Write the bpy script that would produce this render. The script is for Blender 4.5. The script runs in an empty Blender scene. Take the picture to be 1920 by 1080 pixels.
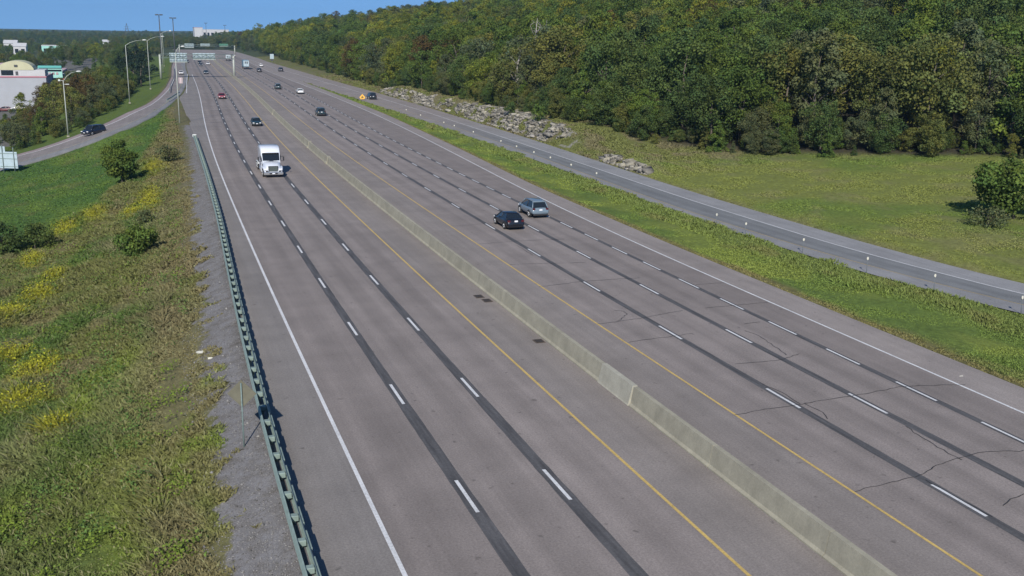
import bpy, math, random
import numpy as np
from mathutils import Matrix, Vector
R=math.radians
scene=bpy.context.scene
col=scene.collection
rnd=random.Random(7)
rng=np.random.default_rng(11)
# ------------------------------------------------------------------ camera
# world frame: +Y runs along the highway away from the camera, +X to its right, ground level z=0
F,H,P,ROLL,TH=1871.0,17.685,.249,-.018,.349
def ray(x,y):
    u=x-960;v=y-540
    c,s=math.cos(ROLL),math.sin(ROLL); u,v=c*u-s*v,s*u+c*v
    dy=F*math.cos(P)-v*math.sin(P); dz=-F*math.sin(P)-v*math.cos(P)
    return Vector((u*math.cos(TH)+dy*math.sin(TH),-u*math.sin(TH)+dy*math.cos(TH),dz))
fw=ray(960,540).normalized(); rt=(ray(961,540)-ray(960,540)).normalized(); up=-(ray(960,541)-ray(960,540)).normalized()
cam=bpy.data.objects.new('camera',bpy.data.cameras.new('camera')); col.objects.link(cam)
cam.matrix_world=Matrix(((rt.x,up.x,-fw.x,0),(rt.y,up.y,-fw.y,0),(rt.z,up.z,-fw.z,H),(0,0,0,1)))
cam.data.sensor_width=36; cam.data.lens=F/1920*36; cam.data.clip_start=.5; cam.data.clip_end=20000
scene.camera=cam
# ------------------------------------------------------------------ light
SUN_EL=R(34); SH_AZ=R(24)      # shadows fall 24 degrees to the right of the road's direction
w=bpy.data.worlds.new('World'); scene.world=w; w.use_nodes=True
nt=w.node_tree; sky=nt.nodes.new('ShaderNodeTexSky'); sky.sky_type='NISHITA'; sky.sun_disc=False
sky.sun_elevation=SUN_EL; sky.sun_rotation=math.pi+SH_AZ; sky.air_density=1.0; sky.dust_density=.15; sky.ozone_density=4.5; sky.altitude=100
tc=nt.nodes.new('ShaderNodeTexCoord'); ad=nt.nodes.new('ShaderNodeVectorMath'); ad.operation='ADD'; ad.inputs[1].default_value=(0,0,.24)
nm=nt.nodes.new('ShaderNodeVectorMath'); nm.operation='NORMALIZE'; nt.links.new(tc.outputs['Generated'],ad.inputs[0]); nt.links.new(ad.outputs[0],nm.inputs[0]); nt.links.new(nm.outputs[0],sky.inputs[0])
hs=nt.nodes.new('ShaderNodeHueSaturation'); hs.inputs['Saturation'].default_value=1.12; hs.inputs['Value'].default_value=1.0; nt.links.new(sky.outputs[0],hs.inputs['Color']); nt.links.new(hs.outputs[0],nt.nodes['Background'].inputs[0]); nt.nodes['Background'].inputs[1].default_value=.098
sl=bpy.data.lights.new('sun','SUN'); sl.energy=4.2; sl.angle=R(.5); sl.color=(1,.93,.83)
so=bpy.data.objects.new('sun',sl); col.objects.link(so)
sd=Vector((math.sin(SH_AZ)*math.cos(SUN_EL),math.cos(SH_AZ)*math.cos(SUN_EL),-math.sin(SUN_EL)))
so.rotation_euler=sd.to_track_quat('-Z','Y').to_euler(); so.location=(0,0,200)
scene.view_settings.view_transform='Standard'; scene.view_settings.look='None'; scene.view_settings.exposure=0.44
scene.render.engine='CYCLES'
# ------------------------------------------------------------------ helpers
def srgb(r,g,b):
    f=lambda c:(c/255/12.92 if c/255<=.04045 else ((c/255+.055)/1.055)**2.4)
    return (f(r),f(g),f(b))
def tag(o,label=None,cat=None,group=None,kind=None):
    if label:o['label']=label
    if cat:o['category']=cat
    if group:o['group']=group
    if kind:o['kind']=kind
    return o
def empty(name,loc=(0,0,0),rz=0):
    o=bpy.data.objects.new(name,None); col.objects.link(o); o.location=loc; o.rotation_euler=(0,0,rz); o.empty_display_size=.3; return o
def npmesh(name,V,Fc,mat=None,cols=None,smooth=False,vattr=None):
    """V (n,3), Fc (m,k) array of equal sized faces"""
    me=bpy.data.meshes.new(name); V=np.asarray(V,np.float32); Fc=np.asarray(Fc,np.int32)
    m,k=Fc.shape
    me.vertices.add(len(V)); me.vertices.foreach_set('co',V.ravel())
    me.loops.add(m*k); me.loops.foreach_set('vertex_index',Fc.ravel())
    me.polygons.add(m); me.polygons.foreach_set('loop_start',np.arange(0,m*k,k,dtype=np.int32))
    try: me.polygons.foreach_set('loop_total',np.full(m,k,np.int32))
    except Exception: pass
    if smooth: me.polygons.foreach_set('use_smooth',np.ones(m,bool))
    me.update(calc_edges=True)
    if cols is not None:   # per vertex rgb
        a=me.color_attributes.new('Col','FLOAT_COLOR','POINT'); c=np.ones((len(V),4),np.float32); c[:,:3]=cols; a.data.foreach_set('color',c.ravel())
    if vattr:
        for n_,d_ in vattr.items():
            a=me.attributes.new(n_,'FLOAT','POINT'); a.data.foreach_set('value',np.asarray(d_,np.float32))
    if mat: me.materials.append(mat)
    return me
def link(me,name,parent=None):
    o=bpy.data.objects.new(name,me); col.objects.link(o)
    if parent: o.parent=parent
    return o
class MB:
    def __init__(s): s.v=[];s.f=[];s.sm=[]
    def add(s,vs,fs,smooth=False):
        b=len(s.v); s.v+= [tuple(v) for v in vs]; s.f+=[tuple(b+i for i in f) for f in fs]; s.sm+=[smooth]*len(fs); return s
    def box(s,x0,x1,y0,y1,z0,z1,bev=0):
        if bev>0:
            b=min(bev,(x1-x0)*.45,(y1-y0)*.45,(z1-z0)*.45)
            X=(x0,x0+b,x1-b,x1);Y=(y0,y0+b,y1-b,y1);Z=(z0,z0+b,z1-b,z1)
            # chamfered box: 24 vertices
            vs=[];idx={}
            def g(i,j,k):
                key=(i,j,k)
                if key not in idx: idx[key]=len(vs); vs.append((X[i],Y[j],Z[k]))
                return idx[key]
            fs=[]
            for e,n in ((0,0),(3,1)):
                q=[g(e,1,1),g(e,2,1),g(e,2,2),g(e,1,2)]; fs.append(q if n else q[::-1])
                q=[g(1,e,1),g(2,e,1),g(2,e,2),g(1,e,2)]; fs.append(q[::-1] if n else q)
                q=[g(1,1,e),g(2,1,e),g(2,2,e),g(1,2,e)]; fs.append(q if n else q[::-1])
            for a in (0,3):
                a1=1 if a==0 else 2
                for c in (0,3):
                    c1=1 if c==0 else 2
                    fs.append([g(a,c1,1),g(a1,c,1),g(a1,c,2),g(a,c1,2)])
                    fs.append([g(a,1,c1),g(a1,1,c),g(a1,2,c),g(a,2,c1)])
                    fs.append([g(1,a,c1),g(1,a1,c),g(2,a1,c),g(2,a,c1)])
                    for d in (0,3):
                        d1=1 if d==0 else 2
                        fs.append([g(a,c1,d1),g(a1,c,d1),g(a1,c1,d)])
            return s.add(vs,fs)
        vs=[(x,y,z) for z in (z0,z1) for y in (y0,y1) for x in (x0,x1)]
        return s.add(vs,[(0,2,3,1),(4,5,7,6),(0,1,5,4),(2,6,7,3),(0,4,6,2),(1,3,7,5)])
    def tube(s,pts,rad,n=8,cap=True,smooth=True):
        pts=[Vector(p) for p in pts]; rad=rad if hasattr(rad,'__len__') else [rad]*len(pts)
        vs=[];fs=[]
        for i,p in enumerate(pts):
            d=(pts[min(i+1,len(pts)-1)]-pts[max(i-1,0)]).normalized()
            a=d.orthogonal().normalized() if abs(d.z)<.99 else Vector((1,0,0)); 
            if i and abs(d.z)<.99:
                a=(pa-d*pa.dot(d)).normalized()
            elif i: a=(pa-d*pa.dot(d)).normalized()
            pa=a; b=d.cross(a)
            for k in range(n):
                t=2*math.pi*k/n; vs.append(p+(a*math.cos(t)+b*math.sin(t))*rad[i])
        for i in range(len(pts)-1):
            for k in range(n): fs.append((i*n+k,i*n+(k+1)%n,(i+1)*n+(k+1)%n,(i+1)*n+k))
        s.add(vs,fs,smooth)
        if cap:
            b=len(s.v)-len(vs)
            s.f.append(tuple(b+k for k in range(n))[::-1]); s.sm.append(False)
            s.f.append(tuple(b+(len(pts)-1)*n+k for k in range(n))); s.sm.append(False)
        return s
    def cyl(s,c,axis,r,h,n=16,r2=None):
        c=Vector(c);a=Vector(axis).normalized()*h/2
        return s.tube([c-a,c+a],[r,r if r2 is None else r2],n)
    def build(s,name,mat,parent=None):
        me=bpy.data.meshes.new(name); me.from_pydata([tuple(v) for v in s.v],[],s.f)
        me.polygons.foreach_set('use_smooth',s.sm)
        me.materials.append(mat); me.update()
        return link(me,name,parent)
def copy_tree(o,parent=None):
    c=o.copy(); col.objects.link(c)
    if parent is not None: c.parent=parent
    for ch in kids.get(o.name,[]) or [x for x in bpy.data.objects if x.parent==o]: copy_tree(ch,c)
    return c
kids={}
# ------------------------------------------------------------------ materials
def mat(name,base=(.5,.5,.5),rough=.6,metal=0,spec=.5):
    m=bpy.data.materials.new(name); m.use_nodes=True; b=m.node_tree.nodes['Principled BSDF']
    b.inputs['Base Color'].default_value=(*base,1); b.inputs['Roughness'].default_value=rough; b.inputs['Metallic'].default_value=metal
    b.inputs['Specular IOR Level'].default_value=spec
    return m
def N(m,t): return m.node_tree.nodes.new(t)
def L(m,a,b): m.node_tree.links.new(a,b)
def noise(m,scale,detail=4,rough=.55,vec=None,dist=0):
    n=N(m,'ShaderNodeTexNoise'); n.inputs['Scale'].default_value=scale; n.inputs['Detail'].default_value=detail; n.inputs['Roughness'].default_value=rough; n.inputs['Distortion'].default_value=dist
    if vec is None:
        g=N(m,'ShaderNodeNewGeometry'); vec=g.outputs['Position']
    L(m,vec,n.inputs['Vector']); return n.outputs['Fac']
def rampn(m,fac,stops):
    r=N(m,'ShaderNodeValToRGB'); L(m,fac,r.inputs[0])
    e=r.color_ramp.elements
    while len(e)<len(stops): e.new(.5)
    for i,(p,c) in enumerate(stops): e[i].position=p; e[i].color=(*c,1) if hasattr(c,'__len__') else (c,c,c,1)
    return r.outputs[0]
def mult(m,a,b,f=1,mode='MULTIPLY'):
    x=N(m,'ShaderNodeMix'); x.data_type='RGBA'; x.blend_type=mode
    if hasattr(f,'is_linked') or not isinstance(f,(int,float)): L(m,f,x.inputs[0])
    else: x.inputs[0].default_value=f
    for s,i in ((a,6),(b,7)):
        if isinstance(s,tuple): x.inputs[i].default_value=(*s,1)
        else: L(m,s,x.inputs[i])
    return x.outputs[2]
def attr(m,n,t='Color'):
    a=N(m,'ShaderNodeAttribute'); a.attribute_name=n; return a.outputs[t]
def setc(m,c): L(m,c,m.node_tree.nodes['Principled BSDF'].inputs['Base Color'])
def bump(m,fac,dist=.02,strength=.6):
    b=N(m,'ShaderNodeBump'); b.inputs['Distance'].default_value=dist; b.inputs['Strength'].default_value=strength; L(m,fac,b.inputs['Height']); L(m,b.outputs[0],m.node_tree.nodes['Principled BSDF'].inputs['Normal'])
def weathered(name,base,rough=.6,metal=0,amt=.25,scale=3,spec=.4):
    m=mat(name,base,rough,metal,spec); n=noise(m,scale,5)
    setc(m,mult(m,base,rampn(m,n,[(.3,1-amt),(.7,1+amt*.4)]))); return m
def stretched(m,sx,sy,scale=1,detail=4):
    g=N(m,'ShaderNodeNewGeometry'); v=N(m,'ShaderNodeVectorMath'); v.operation='MULTIPLY'; L(m,g.outputs['Position'],v.inputs[0]); v.inputs[1].default_value=(sx,sy,1)
    return noise(m,scale,detail,.6,v.outputs[0])
def asphalt_mat():
    m=mat('asphalt',(.16,.15,.15),.88,0,.25)
    c=attr(m,'Col')
    fine=noise(m,11,3,.85); med=noise(m,.35,5,.6); streak=stretched(m,1.6,.035,1,3)
    c=mult(m,c,rampn(m,fine,[(.28,.70),(.72,1.28)]))
    c=mult(m,c,rampn(m,med,[(.3,.88),(.7,1.10)]))
    c=mult(m,c,rampn(m,streak,[(.3,.90),(.7,1.08)]))
    blot=noise(m,2.3,2,.4); c=mult(m,c,rampn(m,blot,[(.69,1.0),(.76,.66)]))
    big=noise(m,.09,3,.5); c=mult(m,c,rampn(m,big,[(.35,.94),(.65,1.05)]))
    setc(m,c); bump(m,fine,.01,.35); return m
M={}
M['asphalt']=asphalt_mat()
def paint(name,base):
    m=mat(name,base,.7,0,.3); n=noise(m,9,4,.7); big=noise(m,.6,3)
    c=mult(m,base,rampn(m,n,[(.35,.72),(.55,1.0)])); c=mult(m,c,rampn(m,big,[(.3,.85),(.7,1.05)])); setc(m,c); return m
M['white_paint']=paint('white_road_paint',(.62,.63,.64))
M['yellow_paint']=paint('yellow_road_paint',(.54,.39,.13))
M['yellow_faded']=paint('faded_yellow_paint',(.36,.28,.15))
m=mat('sealed_joint_asphalt',(.05,.052,.056),.8,0,.3); c=mult(m,(.068,.067,.069),rampn(m,stretched(m,3,.2,1.5,4),[(.3,.70),(.7,1.45)])); setc(m,mult(m,c,rampn(m,noise(m,7,4,.8),[(.3,.8),(.7,1.3)]))); M['band']=m
M['crack_and_shadow']=mat('crack_sealant_and_shadow',(.02,.02,.021),.6)
def concrete(name,base):
    m=mat(name,base,.9,0,.2); a=noise(m,.8,5,.65); b=noise(m,12,4,.7)
    g=N(m,'ShaderNodeNewGeometry'); sx=N(m,'ShaderNodeSeparateXYZ'); L(m,g.outputs['Position'],sx.inputs[0])
    v=N(m,'ShaderNodeVectorMath'); v.operation='MULTIPLY'; L(m,g.outputs['Position'],v.inputs[0]); v.inputs[1].default_value=(1,1,.15); st=noise(m,2.2,4,.7,v.outputs[0])
    c=mult(m,base,rampn(m,a,[(.3,.80),(.7,1.10)])); c=mult(m,c,rampn(m,b,[(.3,.88),(.7,1.08)])); c=mult(m,c,rampn(m,st,[(.35,.93),(.6,1.02)])); setc(m,c); bump(m,b,.01,.3); return m
M['concrete']=concrete('barrier_concrete',(.315,.30,.235))
M['concrete_new']=concrete('barrier_concrete_light',(.365,.355,.295))
M['galv']=weathered('galvanised_steel',(.20,.265,.245),.6,.0,.22,5)
M['galv_dark']=weathered('galvanised_steel_dull',(.15,.20,.19),.6,.0,.25,6)
M['pole']=weathered('pole_galvanised',(.36,.39,.35),.55,0,.15,3)
M['lamp']=mat('lamp_housing',(.55,.57,.55),.5)
M['darksteel']=mat('dark_weathered_steel',(.055,.06,.065),.6)
M['sign_back']=weathered('sign_aluminium_back',(.36,.45,.50),.5,0,.12,1.5)
M['sign_back_olive']=weathered('dull_sign_back',(.13,.125,.09),.7,0,.2,3)
M['rubber']=mat('tyre_rubber',(.02,.02,.021),.85)
M['rim']=mat('alloy_rim',(.42,.43,.44),.35,.6)
M['glass']=mat('tinted_glass',(.012,.016,.02),.08,0,.6)
M['lampglass']=mat('headlamp_lens',(.75,.77,.78),.15,0,.7)
M['red_lens']=mat('tail_lamp_lens',(.07,.01,.014),.25,0,.6)
M['plate']=mat('number_plate',(.62,.65,.70),.5)
M['blackplastic']=mat('black_plastic',(.02,.02,.022),.6)
M['chrome']=mat('bright_metal',(.6,.62,.63),.2,.8)
def carpaint(name,c,rough=.28):
    m=mat(name,c,rough,.0,.5); b=m.node_tree.nodes['Principled BSDF']; b.inputs['Coat Weight'].default_value=.6; b.inputs['Coat Roughness'].default_value=.06
    return m
def leafmat(name,c,var=.35):
    m=mat(name,c,.75,0,.15); a=attr(m,'Col'); cc=mult(m,c,a)
    oi=N(m,'ShaderNodeObjectInfo'); cc=mult(m,cc,rampn(m,oi.outputs['Random'],[(0,(.76,.78,.76)),(.35,(1.08,1.0,.9)),(.7,(.90,.95,.98)),(1,(1.25,1.18,1.0))]))
    setc(m,cc)
    # a little light passes through leaves
    t=N(m,'ShaderNodeBsdfTranslucent'); L(m,cc,t.inputs[0]); x=N(m,'ShaderNodeMixShader'); x.inputs[0].default_value=.30
    out=m.node_tree.nodes['Material Output']; L(m,m.node_tree.nodes['Principled BSDF'].outputs[0],x.inputs[1]); L(m,t.outputs[0],x.inputs[2]); L(m,x.outputs[0],out.inputs[0])
    return m
LEAF={ # base colours of the foliage kinds
 'dark green':leafmat('leaf_dark_green',(.078,.120,.036)),
 'mid green':leafmat('leaf_mid_green',(.098,.150,.032)),
 'yellow green':leafmat('leaf_yellow_green',(.170,.200,.032)),
 'olive green':leafmat('leaf_olive',(.132,.148,.042)),
 'grey green':leafmat('leaf_grey_green',(.108,.130,.060)),
 'rusty brown':leafmat('leaf_rusty',(.100,.074,.028)),
}
M['conifer']=leafmat('conifer_needles',(.030,.052,.030))
M['bark']=weathered('bark',(.12,.10,.08),.9,0,.35,4)
M['deadwood']=weathered('dead_wood',(.33,.31,.28),.9,0,.3,4)
m=mat('blades',(.1,.12,.04),.8,0,.1); setc(m,attr(m,'Col')); M['blades']=m
# ------------------------------------------------------------------ alignment of the roads (a = across, s = along)
def table(pts,sig):
    xs=np.arange(-100,6000,4.); p=np.array(pts,float); y=np.interp(xs,p[:,0],p[:,1])
    k=int(sig/4*3); ker=np.exp(-.5*(np.arange(-k,k+1)*4/sig)**2); ker/=ker.sum()
    y=np.convolve(np.pad(y,k,mode='edge'),ker,'valid'); return lambda s:np.interp(s,xs,y)
_c=[(0,0),(60,.1),(100,.6),(140,1.2),(180,2.3),(220,3.8),(270,5.9),(340,8.3),(430,10.6),(550,14.2),(680,18.3),(850,20),(1000,17),(6000,17)]
cx=table(_c,22)
EL=lambda s:7.02+cx(s)
L1=lambda s:10.74+cx(s)
L2=lambda s:14.54+cx(s)
YL=lambda s:18.11+cx(s)
BA=lambda s:21.25+cx(s)
YR=lambda s:25.72+cx(s)
R1=lambda s:29.31+cx(s)
R2=lambda s:33.01+cx(s)
R3=lambda s:36.66+cx(s)
_er=table([(0,39.68),(80,39.7),(107,40.8),(137,42.8),(182,45.5),(227,47.5),(285,48.9),(349,49.6),(451,50.6),(600,55.5),(680,58.5)],12)
ER=lambda s:np.where(np.asarray(s)<640,_er(s),_er(640)+cx(s)-cx(640))
_g1=table([(0,43.0),(42,42.6),(74,42.5),(111,43.3),(151,46.0),(190,48.1),(219,49.6),(285,51.4),(340,52.3),(371,52.6)],8); G1=_g1
_g2=table([(0,76),(20,65.5),(35,58.5),(49,54.6),(54,53.4),(65,51.8),(79,51.1),(97,51.5),(118,52.2),(166,53.2),(234,53.3),(297,52.9),(371,52.6)],5); G2=_g2
RY=table([(0,80),(20,69),(35,61.2),(51,56.4),(60,54.7),(72,53.3),(92,52.6),(121,53.8),(158,55.3),(211,56.2),(273,56.0),(335,53.7),(400,51.7)],5)
RW=table([(0,83),(20,72),(35,64),(53,58.9),(71,56.8),(98,56.6),(131,57.7),(177,59.0),(225,60.2),(284,60.5),(371,59.8),(482,58.8),(640,60)],5)
RE=table([(0,87),(20,75.5),(35,67),(56,61.3),(72,60.0),(105,59.9),(118,60.5),(163,62.6),(242,64.5),(305,64.9),(401,64.9),(605,66.6),(680,69)],6)
REX=lambda s:np.where(np.asarray(s)<640,RE(s),RE(640)+cx(s)-cx(640))
GR=table([(0,3.9),(40,4.0),(60,4.45),(76,4.95),(97,5.65),(128,6.3),(171,6.95),(400,9),(700,13)],6)      # guard rail line
# left side exit ramp, outer and inner edge as polylines (a, s, z)
LRO=np.array([(-60,158,-6.6),(-42,173,-5.8),(-24.2,188.6,-4.5),(-16.6,199.6,-3.3),(-12.6,208.9,-2.4),(-8,219.5,-1.4),(-4.1,232.5,-.5),(-.8,249.9,-.1),(2.2,280,0),(5.5,326.4,0),(9.0,400,0),(12,509,0),(17,640,0)])
LRI=np.array([(-60,143,-6.6),(-40,160,-5.8),(-22.4,173.1,-4.5),(-15.2,180.5,-3.3),(-11.3,185.2,-2.4),(-7.2,190.3,-1.4),(-3.6,196.0,-.5),(-.9,207.1,-.1),(2.2,230,0),(5.3,256.7,0),(9.2,299.2,0),(12.3,350,0),(14.8,398.4,0)])
LRI2=np.vstack([LRI,[(18,509,0),(23,640,0)]])
TF=table([(0,150),(60,128),(105,112),(113,96),(122,86),(135,78),(160,72),(200,71),(260,71.5),(340,72.5),(500,77),(640,79),(1000,90),(6000,100)],6)  # front of the forest
def sms(x,a,b):
    t=np.clip((np.asarray(x,float)-a)/(b-a),0,1); return t*t*(3-2*t)
# thin plate surface for the land left of the highway
def _tps_fit(Pp,z,lam=.5):
    Pn=np.array(Pp,float)/100; d=np.linalg.norm(Pn[:,None]-Pn[None],axis=2); K=np.where(d>0,d*d*np.log(d+1e-12),0)+lam*1e-3*np.eye(len(Pn))
    A=np.block([[K,np.ones((len(Pn),1)),Pn],[np.ones((1,len(Pn))),np.zeros((1,3))],[Pn.T,np.zeros((2,3))]])
    return Pn,np.linalg.solve(A,np.concatenate([z,[0,0,0]]))
_cp=[]
for a_,s_,z_ in LRO: _cp.append((a_,s_,z_))
for a_,s_,z_ in LRI: _cp.append((a_,s_,z_))
for i in range(len(LRI)-3): _cp.append(((LRO[i][0]+LRI[i][0])/2,(LRO[i][1]+LRI[i][1])/2,(LRO[i][2]+LRI[i][2])/2))
for s_ in (10,25,40,60,80,100,120,140,160,180,200,225,250,280): _cp.append((float(GR(s_))-1.6,s_,-.12))
for s_ in (10,25,40,60,80,100,120): _cp.append((float(GR(s_))-5,s_,-1.3)); _cp.append((float(GR(s_))-11,s_,-2.9)); _cp.append((float(GR(s_))-24,s_,-4.2)); _cp.append((-50,s_,-6.0))
for a_,s_,z_ in ((0,140,-1.2),(-6,145,-2.4),(-14,150,-3.9),(1,165,-.9),(-5,170,-2.2),(3,190,-.5),(-25,130,-4.6),(-30,150,-5.2)): _cp.append((a_,s_,z_))
for a_,s_,z_ in ((-30,205,-6.0),(-22,215,-5.0),(-16,230,-3.8),(-10,255,-2.0),(-6,290,-1.0),(-2,340,-.7),(2,420,-.6),(6,520,-.6),(-45,240,-8),(-30,270,-7),(-18,320,-4.5),(-10,400,-3.2),(-60,300,-8.2),(-40,400,-8),(-80,500,-8),(-90,200,-8),(-30,600,-6),(-100,350,-8.2)): _cp.append((a_,s_,z_))
_cp=np.array(_cp); _PN,_W=_tps_fit(_cp[:,:2],_cp[:,2])
def TL(a,s):
    a=np.asarray(a,float);s=np.asarray(s,float); sh=a.shape; q=np.stack([np.clip(a.ravel(),-100,40),np.clip(s.ravel(),5,620)],1)/100
    out=np.zeros(len(q))
    for i in range(0,len(q),20000):
        d=np.linalg.norm(q[i:i+20000,None]-_PN[None],axis=2); out[i:i+20000]=np.where(d>0,d*d*np.log(d+1e-12),0)@_W[:-3]+_W[-3]+q[i:i+20000]@_W[-2:]
    z=out.reshape(sh); z=np.maximum(z,-9)
    far=sms(s,480,640); z=z*(1-far)+far*(-.3-5*sms(-a+20,10,120)*(1-sms(s,900,1800)))
    return z
def rise(x): return np.where(x<60,.215*x,np.where(x<220,12.9+.135*(x-60),34.5+.04*(x-220)))
def rockband(s): return sms(s,136,156)*(1-sms(s,285,315)), sms(s,116,121)*(1-sms(s,131,136))
def TR(a,s):
    d=np.asarray(a)-REX(s); dF=np.maximum(TF(s)-REX(s)-1,3)
    z=.055*np.clip(d,0,dF)+rise(np.maximum(d-dF,0))*(1-.9*sms(s,560,1500))*(.55+.45*sms(s,60,200))
    r1,r2=rockband(s)
    z=z+r1*2.3*sms(d,1.6,4.6)*(1-.6*sms(d,8,22))+r2*.9*sms(d,.8,2.2)*(1-sms(d,4,9))
    z=z-.35*sms(d,0,.8)*(1-sms(d,1.2,2.6))*(1-r2)
    return z
def T(a,s):
    a=np.asarray(a,float); s=np.asarray(s,float); a,s=np.broadcast_arrays(a,s)
    gl=np.where(s<262,GR(s)+.1,np.interp(s,LRI2[:,1],LRI2[:,0]))
    g1=G1(s); g2=np.maximum(G2(s),g1+.01)
    z=np.where(a<gl,TL(a,s),-.08)
    med=np.where((a>g1)&(a<g2)&(s<371),-.45*np.sin(np.clip((a-g1)/(g2-g1),0,1)*math.pi)*np.clip((g2-g1)/6,0,1),0)
    z=z+np.where((a>g1)&(a<g2)&(s<371),med+.05,0)
    re=REX(s); z=np.where(a>re,TR(a,s)-.02,z)
    lo=np.interp(s,LRO[:,1],LRO[:,0]); z=np.where((s>238)&(s<640)&(a>lo-1)&(a<gl+1),np.minimum(z,-.07),z)
    return z
# ------------------------------------------------------------------ value noise in numpy
_tab=np.random.default_rng(3).random((256,256))
def vn(x,y):
    x=np.asarray(x,float);y=np.asarray(y,float); xi=np.floor(x).astype(int);yi=np.floor(y).astype(int);fx=x-xi;fy=y-yi
    fx=fx*fx*(3-2*fx);fy=fy*fy*(3-2*fy); g=lambda i,j:_tab[i%256,j%256]
    return (g(xi,yi)*(1-fx)+g(xi+1,yi)*fx)*(1-fy)+(g(xi,yi+1)*(1-fx)+g(xi+1,yi+1)*fx)*fy
def fbm(x,y,o=3): return sum(vn(x*2**i+17*i,y*2**i+5*i)*.5**i for i in range(o))/sum(.5**i for i in range(o))
def lerp(a,b,t): t=np.asarray(t)[...,None]; return a*(1-t)+b*t
C_=lambda *c:np.array(c,float)
GREEN=C_(.062,.105,.026); OLIVE=C_(.112,.122,.042); BROWN=C_(.148,.124,.070); YEL=C_(.205,.205,.018); MOWN=C_(.058,.110,.026); LIME=C_(.12,.17,.025); DRYG=C_(.15,.15,.075); GRAV=C_(.22,.225,.245)
FIELD=C_(.150,.172,.045)
GOLD=[(-9.4,86,1.3,2.6),(-11.2,81.5,1.6,2.4),(-11.2,101,1.0,3.0),(-9.4,116,1.5,4.0),(-6.6,121.3,1.3,4.0),(-0.5,122.5,1.3,6.0),(-7.6,65,1.4,2.0),(-9.6,69.5,1.4,1.8),(-7.8,59,1.5,2.2),(0.4,147,1.5,7),(-2.5,118,1.0,3.0),(-8.6,92,.9,2.5),(-5.6,53,.8,1.0)]
MB_=table([(0,-60),(40,-40),(70,-24),(85,-16),(100,-17),(112,-13),(121,-8),(130,-5),(150,-1.5),(190,2.5),(230,4.5),(300,9)],6)   # edge between the rough bank and the mown grass
def gold(a,s):
    g=np.zeros(np.shape(a))
    for x,y,ra,rs in GOLD: g=np.maximum(g,np.exp(-((a-x)/(ra*1.25))**2-((s-y)/(rs*1.35))**2))
    return g
def vegcol(a,s):
    a=np.asarray(a,float);s=np.asarray(s,float)
    n1=fbm(a*.22+3,s*.12+8); n2=fbm(a*.5+40,s*.25+9); n3=fbm(a*.13+70,s*.07+2)
    gr=np.where(s<300,GR(s),6.5)
    d=gr-a
    c=lerp(OLIVE+0*a[...,None],GREEN,sms(n1,.42,.62)); c=lerp(c,BROWN,sms(n2,.56,.7)*.55)
    c=lerp(c,LIME,sms(n3,.55,.7)*sms(90-s,0,30)*.8); c=lerp(c,DRYG,sms(n1*.5+n3*.5,.55,.7)*.6)
    c=lerp(c,GREEN*1.0,sms(48-s,0,12)*sms(d,5,8)*.6)
    c=lerp(c,BROWN*C_(.95,.98,.95),sms(7.5-d,0,3.5)*sms(n2+.2,.38,.62)*.75)
    c=lerp(c,YEL,np.clip(gold(a,s)*1.25-.3+1.1*(fbm(a*1.3,s*1.3+9)-.5),0,1)*.9)
    mw=sms(MB_(s)+3*(n1-.5)-a,-.5,1.2); mc=lerp(MOWN+0*a[...,None],MOWN*C_(1.5,1.25,1.1),sms(n1,.4,.7)); mc=lerp(mc,OLIVE,sms(n2,.6,.75)*.5)
    c=lerp(c,mc,mw)
    # beyond the left ramp
    ro=np.interp(s,LRO[::1,1],LRO[:,0]); lf=sms(ro-a,-.2,.3)*(s>150); cc=lerp(MOWN*C_(1.5,1.15,1.1)+0*a[...,None],BROWN*C_(1.,1.1,.8),sms(1.6-(ro-a),0,1.2)*.7)
    c=lerp(c,cc,lf)
    # wide open ground far left: town floor
    # median
    g1=G1(s);g2=G2(s); md=(a>g1-.4)&(a<g2+.4)&(s<372)
    t=(a-g1)/(np.maximum(g2-g1,.5)); mcg=lerp(FIELD*C_(.95,1.05,.9)+0*a[...,None],GREEN*1.2,sms(n1,.4,.6)*.6); mcg=lerp(mcg,OLIVE*C_(1.0,1.2,.95),sms(t+.25*(n2-.5),.6,.8)); mcg=lerp(mcg,C_(.15,.14,.055),sms(n2,.55,.75)*sms(t,.5,.7)*.5)
    mcg=lerp(mcg,BROWN*C_(.95,.95,.8),sms(.22-t+.2*(n2-.5),0,.15)*.8)
    c=np.where(md[...,None],mcg,c)
    # right side
    re=REX(s); dr=a-re; rt_=(dr>-.3)
    fc=lerp(FIELD+0*a[...,None],FIELD*C_(.76,.92,.8),sms(fbm(a*.09,s*.09),.45,.7)); fc=lerp(fc,C_(.17,.165,.075),sms(n2,.55,.75)*.5); fc=lerp(fc,C_(.15,.125,.08),sms(2.2-dr+1.2*(n1-.5),0,1.6)*.6)
    rough=sms(s+8*(n1-.5),112,132); fc=lerp(fc,lerp(OLIVE*1.05+0*a[...,None],C_(.14,.125,.07),sms(n2,.45,.6)),rough*.85)
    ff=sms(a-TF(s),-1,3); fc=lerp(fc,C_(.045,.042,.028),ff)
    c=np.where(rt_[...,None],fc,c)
    # town and the far ground
    tw=((a<-26)&(s>225)&(s<700)); c=np.where(tw[...,None],C_(.13,.13,.12)+0*c,c)
    far=(s>700)[...,None]; c=np.where(far,C_(.06,.075,.035)+0*c,c)
    return c
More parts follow.
